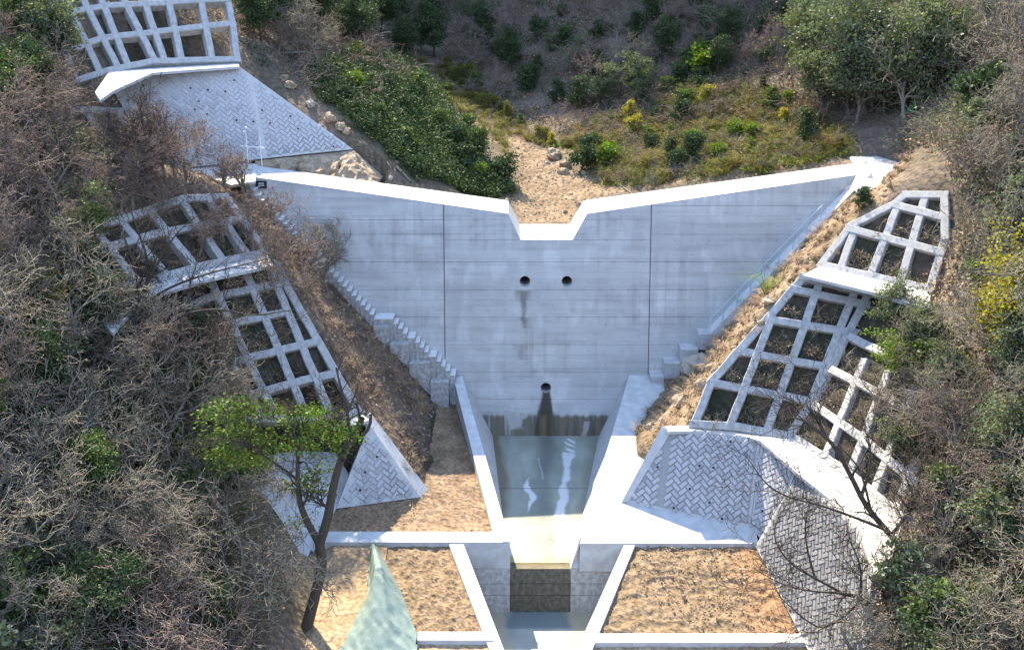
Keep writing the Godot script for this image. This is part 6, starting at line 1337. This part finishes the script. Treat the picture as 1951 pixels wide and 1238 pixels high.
const TREES := [["sd", 2.80, -17.85, 1.25, "s1", 0],
	["sb", 4.61, -17.51, 1.25, "s2", 3],
	["sb", 11.77, -28.20, 1.70, "s3", 4],
	["sd", 20.99, 0.25, 1.60, "s4", 1],
	["sd", 14.83, 3.33, 0.55, "s5", 2],
	["sd", -2.43, -15.28, 1.10, "s6", 1],
	["t", -14.10, -16.81, 0.80, "t1", 3],
	["t", 23.13, -4.93, 1.25, "t2", 4],
	["t", -11.70, -0.10, 0.62, "t3", 0],
	["t", -12.40, 0.30, 0.50, "t3b", 3],
	["k", -19.43, 3.84, 0.85, "t4", 1],
	["ey", 17.13, 16.55, 0.80, "e1", 3],
	["ed", -19.29, 12.84, 0.70, "e2", 0],
	["em", -20.50, 9.28, 0.60, "e3", 3],
	["eb", -13.70, 11.81, 0.62, "e4", 1],
	["eb", 13.76, 12.27, 0.60, "e5", 2],
	["r", -24.42, 9.54, 0.82, "a", 0],
	["r", -22.92, 8.96, 0.77, "a", 0],
	["r", -22.59, 5.77, 0.60, "a", 3],
	["r", -21.13, 4.47, 0.61, "a", 0],
	["r", -22.11, 12.02, 0.64, "a", 2],
	["r", -18.24, 3.37, 0.64, "a", 3],
	["r", -24.95, 5.64, 0.73, "a", 4],
	["r", -24.12, 7.16, 0.80, "a", 2],
	["r", -21.72, 7.28, 0.79, "a", 0],
	["r", -19.34, 5.29, 0.78, "a", 0],
	["r", -23.36, 4.44, 0.64, "a", 0],
	["r", -23.55, 11.43, 0.79, "a", 0],
	["r", -21.73, 10.43, 0.62, "a", 0],
	["r", -20.39, 6.49, 0.60, "a", 3],
	["r", -23.05, 13.22, 0.68, "a", 2],
	["r", -18.31, 4.91, 0.52, "a2", 2],
	["r", -20.27, 7.77, 0.46, "a2", 0],
	["r", -15.68, 1.71, 0.60, "a2", 1],
	["r", -18.51, 6.45, 0.50, "a2", 3],
	["r", -17.52, 3.39, 0.63, "a2", 2],
	["r", -16.81, 4.66, 0.49, "a2", 1],
	["r", -15.85, 3.42, 0.49, "a2", 3],
	["r", -15.59, -0.72, 0.61, "a2", 1],
	["r", -19.75, 5.91, 0.63, "a2", 0],
	["r", -12.53, 2.51, 0.63, "a4", 4],
	["r", -14.19, 1.55, 0.47, "a4", 0],
	["r", -11.69, 4.87, 0.49, "a4", 4],
	["r", -14.30, 3.29, 0.58, "a4", 4],
	["r", -13.15, 4.53, 0.46, "a4", 3],
	["r", -20.21, 3.25, 0.51, "a5", 1],
	["r", -18.09, 2.40, 0.54, "a5", 4],
	["r", -18.93, 4.42, 0.60, "a5", 0],
	["r", -19.97, -1.68, 0.68, "a5", 2],
	["r", -19.74, 1.96, 0.52, "a5", 1],
	["t", -16.25, 22.27, 0.68, "bz0", 1],
	["t", -15.57, 15.44, 0.89, "bz2", 4],
	["t", -15.87, 24.76, 0.68, "bz0", 3],
	["t", -17.99, 16.68, 0.71, "bz4", 3],
	["t", -19.60, 14.82, 0.93, "bz3", 1],
	["r", -16.91, 14.52, 0.82, "bz2", 1],
	["t", -17.64, 18.38, 0.92, "bz4", 2],
	["t", -19.29, 22.24, 0.90, "bz0", 3],
	["t", -11.96, 20.99, 0.63, "bz1", 1],
	["t", -17.47, 25.37, 0.61, "bz0", 2],
	["r", -16.01, 11.89, 0.86, "bz2", 2],
	["t", -17.78, 20.96, 0.64, "bz0", 2],
	["t", -15.12, 16.89, 0.73, "bz2", 4],
	["t", -13.19, 15.86, 0.65, "bz1", 4],
	["r", -20.37, 18.52, 0.85, "bz4", 2],
	["t", -18.13, 23.18, 0.83, "bz0", 2],
	["t", -15.32, 18.86, 0.62, "bz0", 0],
	["t", -13.92, 22.72, 0.72, "bz1", 1],
	["t", -21.51, 12.51, 0.75, "bz3", 1],
	["t", -22.04, 15.75, 0.87, "bz3", 4],
	["t", -19.80, 20.38, 0.68, "bz4", 4],
	["t", -15.13, 20.99, 0.80, "bz0", 1],
	["t", -17.56, 12.08, 0.72, "bz2", 2],
	["t", -21.58, 14.14, 0.64, "bz3", 2],
	["r", -13.52, 21.20, 0.80, "bz1", 1],
	["t", -14.13, 12.99, 0.67, "bz2", 3],
	["t", -18.86, 13.51, 0.73, "bz3", 0],
	["t", -12.98, 17.35, 0.67, "bz1", 1],
	["t", -20.06, 12.19, 0.87, "bz3", 3],
	["t", -19.38, 17.37, 0.69, "bz4", 4],
	["t", -13.79, 19.65, 0.88, "bz1", 1],
	["t", -16.53, 17.34, 0.64, "bz4", 2],
	["t", -18.78, 24.52, 0.92, "bz0", 4],
	["t", -15.63, 13.30, 0.91, "bz2", 2],
	["t", -21.05, 16.90, 0.78, "bz3", 0],
	["t", -12.33, 19.54, 0.92, "bz1", 4],
	["t", -16.44, 20.33, 0.74, "bz0", 1],
	["r", -12.18, 22.70, 0.91, "bz1", 0],
	["t", -14.52, 11.52, 0.95, "bz2", 1],
	["t", -18.57, 19.49, 0.91, "bz4", 1],
	["r", -14.60, 24.04, 0.81, "bz0", 4],
	["eg", -21.18, 13.42, 0.51, "b2z3", 4],
	["eg", -16.27, 15.05, 0.44, "b2z2", 4],
	["ed", -15.29, 23.29, 0.56, "b2z0", 2],
	["ed", -12.65, 21.55, 0.54, "b2z1", 1],
	["em", -20.25, 19.52, 0.56, "b2z4", 1],
	["ed", -19.24, 16.13, 0.58, "b2z4", 1],
	["em", -17.36, 19.32, 0.52, "b2z1", 0],
	["so", -14.11, 18.69, 0.90, "b3z1", 0],
	["sd", -16.90, 12.90, 1.42, "b3z2", 2],
	["sd", -19.64, 17.92, 1.13, "b3z4", 1],
	["sm", -20.02, 15.47, 0.85, "b3z3", 0],
	["sb", -19.43, 21.33, 1.44, "b3z1", 4],
	["sd", -14.88, 21.76, 1.30, "b3z0", 0],
	["sm", -16.58, 23.00, 1.01, "b3z0", 1],
	["so", -17.92, 15.20, 1.05, "b3z4", 0],
	["sm", -14.05, 15.72, 1.37, "b3z2", 1],
	["so", -16.21, 15.93, 1.01, "b3z2", 0],
	["so", -18.56, 17.43, 1.17, "b3z4", 2],
	["so", -16.45, 25.17, 1.04, "b3z0", 2],
	["so", -13.41, 16.77, 1.23, "b3z1", 0],
	["sd", -18.51, 20.43, 0.82, "b3z1", 2],
	["sb", -20.55, 11.73, 0.87, "b3z3", 3],
	["sd", -13.46, 14.09, 0.82, "b3z2", 1],
	["sm", -20.97, 17.85, 0.96, "b3z4", 2],
	["sm", -17.89, 24.29, 1.43, "b3z0", 2],
	["so", -17.90, 26.55, 1.24, "b3z0", 0],
	["so", -17.19, 21.72, 1.01, "b3z0", 2],
	["sb", -20.07, 14.09, 1.44, "b3z3", 3],
	["so", -14.90, 20.38, 0.92, "b3z0", 0],
	["so", -18.12, 22.50, 1.12, "b3z0", 1],
	["sm", -18.77, 12.39, 0.83, "b3z3", 2],
	["sm", -16.89, 18.65, 1.18, "b3z4", 0],
	["sb", -15.47, 14.28, 1.04, "b3z2", 4],
	["t", 12.60, 21.56, 0.73, "cz2", 0],
	["t", 13.70, 23.05, 0.74, "cz3", 4],
	["t", 17.86, 12.14, 0.72, "cz0", 3],
	["t", 15.51, 22.87, 0.84, "cz4", 2],
	["r", 14.36, 18.96, 0.68, "cz4", 0],
	["t", 15.60, 21.16, 0.65, "cz4", 0],
	["t", 16.41, 16.23, 0.66, "cz1", 4],
	["t", 14.05, 26.40, 0.61, "cz3", 2],
	["t", 11.88, 22.88, 0.67, "cz2", 1],
	["r", 14.09, 20.77, 0.74, "cz4", 1],
	["t", 18.59, 8.62, 0.85, "cz0", 2],
	["t", 17.69, 14.90, 0.56, "cz1", 3],
	["t", 16.20, 19.11, 0.65, "cz1", 2],
	["r", 17.30, 17.92, 0.70, "cz1", 2],
	["t", 20.28, 10.08, 0.81, "cz0", 0],
	["r", 19.27, 12.50, 0.56, "cz0", 3],
	["t", 14.67, 24.59, 0.69, "cz3", 0],
	["t", 11.89, 24.58, 0.88, "cz2", 0],
	["t", 17.85, 10.14, 0.65, "cz0", 2],
	["t", 16.92, 20.45, 0.82, "cz1", 2],
	["t", 15.27, 17.76, 0.64, "cz1", 0],
	["t", 10.02, 23.11, 0.73, "cz2", 3],
	["t", 16.98, 13.61, 0.67, "cz1", 2],
	["t", 20.35, 8.57, 0.76, "cz0", 0],
	["t", 18.09, 16.60, 0.87, "cz1", 4],
	["t", 13.32, 25.13, 0.66, "cz3", 3],
	["r", 12.48, 19.98, 0.68, "cz2", 3],
	["t", 18.99, 13.97, 0.56, "cz0", 3],
	["r", 18.32, 7.18, 0.80, "cz0", 1],
	["eo", 14.38, 22.47, 0.62, "c2z3", 0],
	["eo", 11.49, 23.66, 0.67, "c2z2", 4],
	["eo", 15.26, 25.40, 0.58, "c2z3", 3],
	["eo", 15.15, 19.29, 0.55, "c2z4", 0],
	["em", 20.17, 11.49, 0.51, "c2z0", 3],
	["eo", 16.42, 17.08, 0.57, "c2z1", 1],
	["eo", 16.46, 21.23, 0.48, "c2z4", 0],
	["so", 19.12, 9.28, 1.28, "c3z0", 0],
	["so", 18.90, 10.87, 1.50, "c3z0", 0],
	["sm", 13.71, 20.03, 1.05, "c3z4", 0],
	["sm", 15.33, 24.35, 0.90, "c3z3", 0],
	["sm", 12.22, 23.63, 1.19, "c3z2", 0],
	["sy", 18.18, 13.72, 1.14, "c3z0", 2],
	["sy", 16.77, 14.86, 1.39, "c3z1", 1],
	["so", 13.82, 24.77, 1.37, "c3z3", 0],
	["sm", 17.42, 11.43, 0.82, "c3z0", 1],
	["so", 14.44, 21.70, 1.41, "c3z4", 2],
	["so", 14.73, 23.12, 0.91, "c3z3", 0],
	["so", 11.99, 21.36, 1.25, "c3z2", 0],
	["so", 16.65, 18.43, 1.25, "c3z1", 1],
	["sm", 18.45, 15.32, 1.43, "c3z1", 2],
	["sm", 17.17, 19.53, 1.28, "c3z1", 0],
	["eo", 13.24, 14.89, 0.43, "c4", 2],
	["eo", 14.37, 9.82, 0.44, "c4", 4],
	["eo", 14.94, 12.34, 0.44, "c4", 1],
	["eo", 15.46, 15.24, 0.47, "c4", 4],
	["k", 12.91, 18.48, 0.54, "c5", 1],
	["k", 13.62, 16.12, 0.51, "c5", 4],
	["t", 14.98, 16.34, 0.57, "c5", 0],
	["t", 14.67, 13.50, 0.44, "c5", 1],
	["t", 14.60, 14.96, 0.45, "c5", 2],
	["t", 12.98, 12.81, 0.58, "c5", 2],
	["t", 14.39, 18.14, 0.47, "c5", 4],
	["t", 13.42, 14.17, 0.56, "c5", 4],
	["t", 14.47, 11.72, 0.53, "c5", 3],
	["k", -16.61, 10.82, 0.74, "b6", 2],
	["t", -17.75, 10.79, 0.64, "b6", 0],
	["k", -15.79, 9.96, 0.73, "b6", 2],
	["k", -17.33, 7.24, 0.58, "b6", 3],
	["t", -14.96, 8.73, 0.68, "b6", 3],
	["k", -14.54, 9.84, 0.57, "b6", 0],
	["k", -16.26, 8.15, 0.58, "b6", 0],
	["t", -17.37, 9.27, 0.52, "b6", 2],
	["eo", -15.06, 8.18, 0.46, "b7", 3],
	["em", -15.46, 10.61, 0.41, "b7", 3],
	["em", -16.79, 7.89, 0.40, "b7", 2],
	["em", -16.44, 9.32, 0.42, "b7", 1],
	["eo", 22.36, -12.39, 0.87, "d", 2],
	["eo", 18.93, -16.59, 1.05, "d", 4],
	["eo", 20.32, -15.11, 0.84, "d", 2],
	["eo", 20.44, -10.84, 0.98, "d", 3],
	["eo", 18.80, -12.54, 0.98, "d", 1],
	["eo", 20.76, -13.35, 0.89, "d", 4],
	["eo", 18.65, -18.54, 1.05, "d", 4],
	["eo", 21.82, -9.62, 1.02, "d", 1],
	["eo", 17.92, -14.58, 0.96, "d", 3],
	["t", 24.45, -10.81, 0.78, "d2", 0],
	["t", 24.63, -3.71, 0.92, "d2", 2],
	["t", 20.44, 6.01, 0.82, "d2", 0],
	["t", 20.91, -8.66, 1.04, "d2", 2],
	["t", 18.92, -11.23, 0.92, "d2", 0],
	["t", 25.71, -8.23, 0.79, "d2", 2],
	["r", 22.69, 2.00, 0.71, "d2", 3],
	["r", 19.33, -14.71, 0.78, "d2", 2],
	["t", 28.35, -12.12, 0.89, "d2", 3],
	["t", 24.10, -0.94, 1.05, "d2", 2],
	["t", 23.55, -16.50, 0.91, "d2", 0],
	["r", 22.40, -13.51, 1.07, "d2", 1],
	["t", 24.40, -13.15, 0.98, "d2", 2],
	["so", 20.23, 2.38, 0.82, "d3", 0],
	["sd", 22.90, -15.46, 1.16, "d3", 2],
	["sd", 23.08, -3.04, 1.34, "d3", 2],
	["sd", 20.44, 3.64, 0.94, "d3", 2],
	["sd", 21.67, -16.90, 1.20, "d3", 2],
	["sd", 20.43, -17.09, 1.03, "d3", 2],
	["sd", 20.86, -11.50, 1.24, "d3", 0],
	["so", 19.97, 6.82, 0.85, "d3", 2],
	["so", 27.20, -13.61, 1.08, "d3", 1],
	["sd", 26.96, -12.28, 1.00, "d3", 1],
	["sd", 23.12, -9.95, 0.87, "d3", 1],
	["sd", 26.89, -7.56, 0.93, "d3", 1],
	["ed", 19.29, -30.63, 0.51, "f", 0],
	["ed", 13.20, -26.40, 0.48, "f", 1],
	["eo", 7.64, -27.53, 0.57, "f", 0],
	["ed", -1.94, -37.76, 0.58, "f", 1],
	["eo", -6.69, -54.03, 0.35, "f", 4],
	["eo", 3.12, -34.01, 0.48, "f", 0],
	["ed", -3.58, -43.86, 0.58, "f", 2],
	["ed", 9.72, -30.70, 0.56, "f", 1],
	["ed", 14.63, -29.27, 0.58, "f", 1],
	["ed", 13.35, -34.92, 0.51, "f", 1],
	["ed", 7.11, -30.26, 0.40, "f", 2],
	["eo", 4.69, -28.60, 0.56, "f", 0],
	["r", 15.31, -26.37, 0.52, "f2", 0],
	["r", -1.44, -42.24, 0.66, "f2", 4],
	["r", -1.27, -48.71, 0.55, "f2", 3],
	["r", 10.75, -33.60, 0.67, "f2", 0],
	["r", 2.12, -44.70, 0.64, "f2", 2],
	["r", -5.40, -39.62, 0.70, "f2", 2],
	["r", 4.10, -33.38, 0.51, "f2", 4],
	["t", 8.77, -30.01, 0.60, "f2", 1],
	["r", 12.07, -29.86, 0.55, "f2", 3],
	["r", -1.90, -39.69, 0.40, "f2", 4],
	["r", 18.01, -29.15, 0.70, "f2", 1],
	["t", -5.22, -54.46, 0.51, "f2", 4],
	["t", 6.63, -35.83, 0.66, "f2", 0],
	["r", 6.69, -39.05, 0.60, "f2", 3],
	["r", 3.47, -31.50, 0.65, "f2", 4],
	["r", 17.24, -25.94, 0.57, "f2", 1],
	["r", 16.22, -31.99, 0.65, "f2", 0],
	["r", 16.87, -34.46, 0.67, "f2", 0],
	["r", 7.63, -40.59, 0.67, "f2", 1],
	["t", 1.46, -46.78, 0.51, "f2", 2],
	["r", 19.74, -28.34, 0.60, "f2", 1],
	["t", -6.30, -46.20, 0.50, "f2", 3],
	["r", 9.32, -39.28, 0.59, "f2", 4],
	["t", 6.16, -29.09, 0.45, "f2", 1],
	["sd", 11.57, -35.50, 0.54, "f3", 0],
	["sd", 11.28, -37.94, 0.79, "f3", 2],
	["sd", 2.94, -28.85, 1.13, "f3", 0],
	["sd", 10.04, -32.83, 1.16, "f3", 0],
	["sd", 13.05, -30.10, 0.68, "f3", 0],
	["so", 17.49, -30.74, 0.91, "f3", 0],
	["sd", 12.20, -30.97, 0.74, "f3", 0],
	["sd", 11.90, -25.02, 0.73, "f3", 1],
	["sd", 8.45, -33.01, 0.54, "f3", 0],
	["sd", -0.05, -36.26, 0.69, "f3", 0],
	["sd", 9.77, -40.32, 0.96, "f3", 1],
	["sd", 2.64, -37.76, 1.00, "f3", 2],
	["so", -5.04, -44.08, 0.64, "f3", 1],
	["sd", 1.54, -30.32, 0.90, "f3", 0],
	["sd", 18.46, -29.68, 1.22, "f3", 1],
	["sd", 17.05, -29.59, 0.61, "f3", 0],
	["sd", 4.85, -31.58, 1.13, "f3", 1],
	["sd", -4.17, -42.88, 1.14, "f3", 2],
	["sd", -3.37, -41.34, 0.62, "f3", 1],
	["sd", 11.08, -28.73, 1.03, "f3", 0],
	["sd", 8.19, -35.95, 1.03, "f3", 2],
	["sd", 7.91, -34.69, 0.59, "f3", 1],
	["sd", 0.41, -40.66, 1.07, "f3", 1],
	["sd", -0.60, -33.69, 1.22, "f3", 2],
	["sd", 5.00, -44.54, 0.79, "f3", 0],
	["so", 13.37, -33.28, 1.03, "f3", 1],
	["sd", 12.71, -36.52, 0.73, "f3", 0],
	["sd", 2.42, -43.14, 0.65, "f3", 2],
	["sd", 11.87, -26.40, 0.75, "f3", 2],
	["so", 16.50, -25.52, 0.80, "f3", 1],
	["sd", 7.49, -28.43, 1.05, "f3", 0],
	["so", 1.43, -37.95, 0.90, "f3", 2],
	["sd", 10.51, -27.57, 0.94, "f3", 2],
	["sd", 9.45, -36.59, 1.01, "f3", 1],
	["sd", 4.93, -37.33, 0.87, "f3", 0],
	["so", -1.87, -38.93, 1.19, "f3", 0],
	["sb", 7.52, -21.33, 0.64, "g", 4],
	["sm", 9.13, -20.24, 0.48, "g", 1],
	["sb", 10.96, -12.67, 0.80, "g", 3],
	["sd", 16.14, -11.12, 1.03, "g", 0],
	["sy", 11.83, -22.80, 0.90, "g", 2],
	["sd", 8.53, -13.24, 0.79, "g", 2],
	["sy", 7.07, -24.67, 0.74, "g", 0],
	["sb", 9.98, -16.99, 0.77, "g", 3],
	["sb", 12.41, -15.01, 0.89, "g", 3],
	["sy", 6.73, -22.37, 0.76, "g", 1],
	["sd", 9.81, -21.29, 0.95, "g", 2],
	["sm", 10.15, -23.24, 1.02, "g", 2],
	["sy", 15.71, -15.33, 0.55, "g", 0],
	["sd", 7.72, -26.42, 0.70, "g", 0],
	["sd", 8.54, -14.98, 0.82, "g", 0],
	["sm", 9.52, -26.95, 0.72, "g", 2],
	["sb", 12.76, -12.47, 0.54, "g", 4],
	["sb", 16.44, -17.82, 0.67, "g", 3],
	["sb", 11.26, -26.35, 0.51, "g", 3],
	["sm", 15.13, -18.44, 0.83, "g", 0],
	["sd", 15.64, -21.36, 0.52, "g", 0],
	["sd", 9.51, -13.77, 0.99, "g", 2],
	["sb", 13.07, -22.15, 0.52, "g", 4],
	["sd", 7.59, -18.09, 0.75, "g", 2],
	["sm", 8.49, -23.88, 0.61, "g", 2],
	["sb", 13.41, -14.32, 0.77, "g", 3],
	["ed", -17.78, -16.13, 0.68, "h", 0],
	["em", -14.59, -58.24, 0.70, "h", 1],
	["ed", -17.31, -57.30, 0.85, "h", 0],
	["ed", -8.85, -42.67, 0.87, "h", 0],
	["ed", -10.78, -37.82, 0.68, "h", 1],
	["ed", -18.18, -28.14, 0.66, "h", 0],
	["ed", -9.18, -58.20, 0.67, "h", 1],
	["ed", -13.47, -42.66, 0.78, "h", 0],
	["eo", -19.85, -26.67, 0.83, "h", 4],
	["eo", -10.49, -55.85, 0.82, "h", 1],
	["ed", -13.34, -56.65, 0.85, "h", 0],
	["em", -15.98, -38.64, 0.95, "h", 3],
	["ed", -13.02, -27.10, 0.70, "h", 2],
	["ed", -17.85, -20.25, 0.65, "h", 2],
	["ed", -15.55, -24.14, 0.76, "h", 1],
	["ed", -13.52, -34.82, 0.74, "h", 0],
	["t", -18.66, -55.24, 0.89, "h2", 4],
	["t", -9.87, -43.85, 0.74, "h2", 3],
	["t", -17.75, -25.70, 0.85, "h2", 4],
	["t", -18.29, -18.77, 0.88, "h2", 3],
	["r", -7.97, -56.41, 0.89, "h2", 4],
	["r", -11.70, -57.52, 0.65, "h2", 4],
	["r", -17.55, -33.30, 0.78, "h2", 4],
	["t", -16.01, -16.69, 0.67, "h2", 2],
	["t", -13.05, -36.88, 0.78, "h2", 0],
	["sb", -4.12, -14.52, 0.76, "h3", 3],
	["sd", -5.61, -16.28, 0.98, "h3", 2],
	["sm", -10.97, -17.04, 0.76, "h3", 0],
	["sm", -6.75, -18.08, 0.80, "h3", 2],
	["sm", -12.96, -22.02, 0.95, "h3", 1],
	["sm", -10.01, -13.19, 0.62, "h3", 2],
	["sd", -10.44, -18.94, 0.78, "h3", 2],
	["sm", -7.96, -11.57, 0.83, "h3", 0],
	["sb", -12.07, -15.34, 0.99, "h3", 3],
	["sd", -8.79, -20.11, 0.63, "h3", 1],
	["sd", -10.17, -15.98, 0.68, "h3", 0],
	["sd", -12.17, -13.08, 0.63, "h3", 1],
	["sd", -5.12, -14.77, 0.97, "h3", 2],
	["sd", -9.03, -16.81, 0.91, "h3", 1],
	["sm", -4.14, -17.80, 0.97, "h3", 2],
	["sm", -4.94, -23.46, 0.88, "h3", 2],
	["sm", -7.02, -32.02, 0.71, "h3", 2],
	["sm", -8.57, -22.60, 0.97, "h3", 0],
	["sg", -5.23, -34.30, 0.37, "h4", 1],
	["sg", -2.52, -29.52, 0.67, "h4", 0],
	["sy", -3.18, -32.66, 0.39, "h4", 1],
	["sg", -3.93, -31.79, 0.68, "h4", 1],
	["sg", -7.27, -39.59, 0.45, "h4", 0],
	["sm", -5.00, -37.34, 0.74, "h4", 2],
	["sy", -5.13, -38.98, 0.50, "h4", 0],
	["sg", -7.48, -41.04, 0.48, "h4", 1],
	["sm", -6.16, -37.55, 0.41, "h4", 2],
	["sg", -5.86, -38.99, 0.68, "h4", 1],
	["sm", -6.36, -40.20, 0.41, "h4", 1],
	["sg", -6.73, -38.66, 0.67, "h4", 2],
	["sy", -4.62, -33.45, 0.42, "h4", 0],
	["sm", -2.71, -30.87, 0.53, "h4", 2],
	["sy", 1.00, -23.34, 0.48, "h4", 0],
	["sm", -1.23, -28.32, 0.45, "h4", 0],
	["sm", -4.67, -36.58, 0.52, "h4", 1],
	["sg", 0.32, -24.78, 0.71, "h4", 1],
	["ed", -28.14, -1.22, 0.58, "i", 0],
	["eo", -26.18, -3.91, 0.79, "i", 1],
	["em", -28.16, -4.16, 0.54, "i", 3],
	["em", -27.14, 1.67, 0.56, "i", 4],
	["em", -26.29, -1.68, 0.52, "i", 1],
	["em", -25.13, 3.23, 0.76, "i", 3],
	["ed", -25.71, 0.40, 0.63, "i", 2],
	["r", -27.74, -1.95, 0.70, "i2", 3],
	["r", -25.29, -2.12, 0.68, "i2", 4],
	["t", -26.02, 4.40, 0.62, "i2", 1],
	["r", -24.44, 0.41, 0.76, "i2", 3],
	["r", -25.82, 2.39, 0.67, "i2", 0],
	["r", -27.66, 0.83, 0.64, "i2", 4],
	["r", -26.06, -0.47, 0.64, "i2", 3],
	["r", -24.13, 3.35, 0.74, "i2", 0]]

func _ready() -> void:
	rng.seed = 11
	noise.seed = 3
	noise.frequency = 0.01
	noise.fractal_octaves = 4
	noise2.seed = 9
	noise2.frequency = 0.01
	noise2.fractal_octaves = 4
	var cam := Camera3D.new()
	cam.name = "camera"
	cam.position = Vector3(-1.9, 25.6, 52.4)
	cam.rotation_degrees = Vector3(-20, 0, 0)
	cam.fov = 34.4
	cam.far = 400.0
	add_child(cam)
	cam.current = true
	var we := WorldEnvironment.new()
	we.name = "world"
	var env := Environment.new()
	env.background_mode = Environment.BG_SKY
	var sky := Sky.new()
	var sm := ProceduralSkyMaterial.new()
	sm.sky_top_color = Color(0.56, 0.67, 0.85)
	sm.sky_horizon_color = Color(0.75, 0.83, 0.93)
	sm.sky_curve = 0.2
	sm.ground_bottom_color = Color(0.25, 0.22, 0.18)
	sm.ground_horizon_color = Color(0.5, 0.52, 0.52)
	sm.sky_energy_multiplier = 1.0
	sky.sky_material = sm
	env.sky = sky
	env.tonemap_mode = Environment.TONE_MAPPER_LINEAR
	env.tonemap_exposure = 3.75
	env.sdfgi_enabled = true
	env.ssao_enabled = true
	env.ssil_enabled = true
	we.environment = env
	add_child(we)
	var sun := DirectionalLight3D.new()
	sun.name = "sun"
	sun.light_energy = 1.55
	sun.light_color = Color(1.0, 0.94, 0.83)
	sun.light_angular_distance = 0.5
	sun.shadow_enabled = true
	add_child(sun)
	var az := deg_to_rad(22.0)
	var el := deg_to_rad(46.0)
	var to_sun := Vector3(-sin(az) * cos(el), sin(el), -cos(az) * cos(el))
	sun.look_at_from_position(to_sun * 100.0, Vector3.ZERO)
	materials()
	M.wet = mat(noise_tex(0.02, lin(0.06, 0.055, 0.042), lin(0.13, 0.12, 0.095), 5), 0.4, 0.35)
	terrain()
	dam()
	channel()
	terraces()
	walls()
	small_things()
	plants()
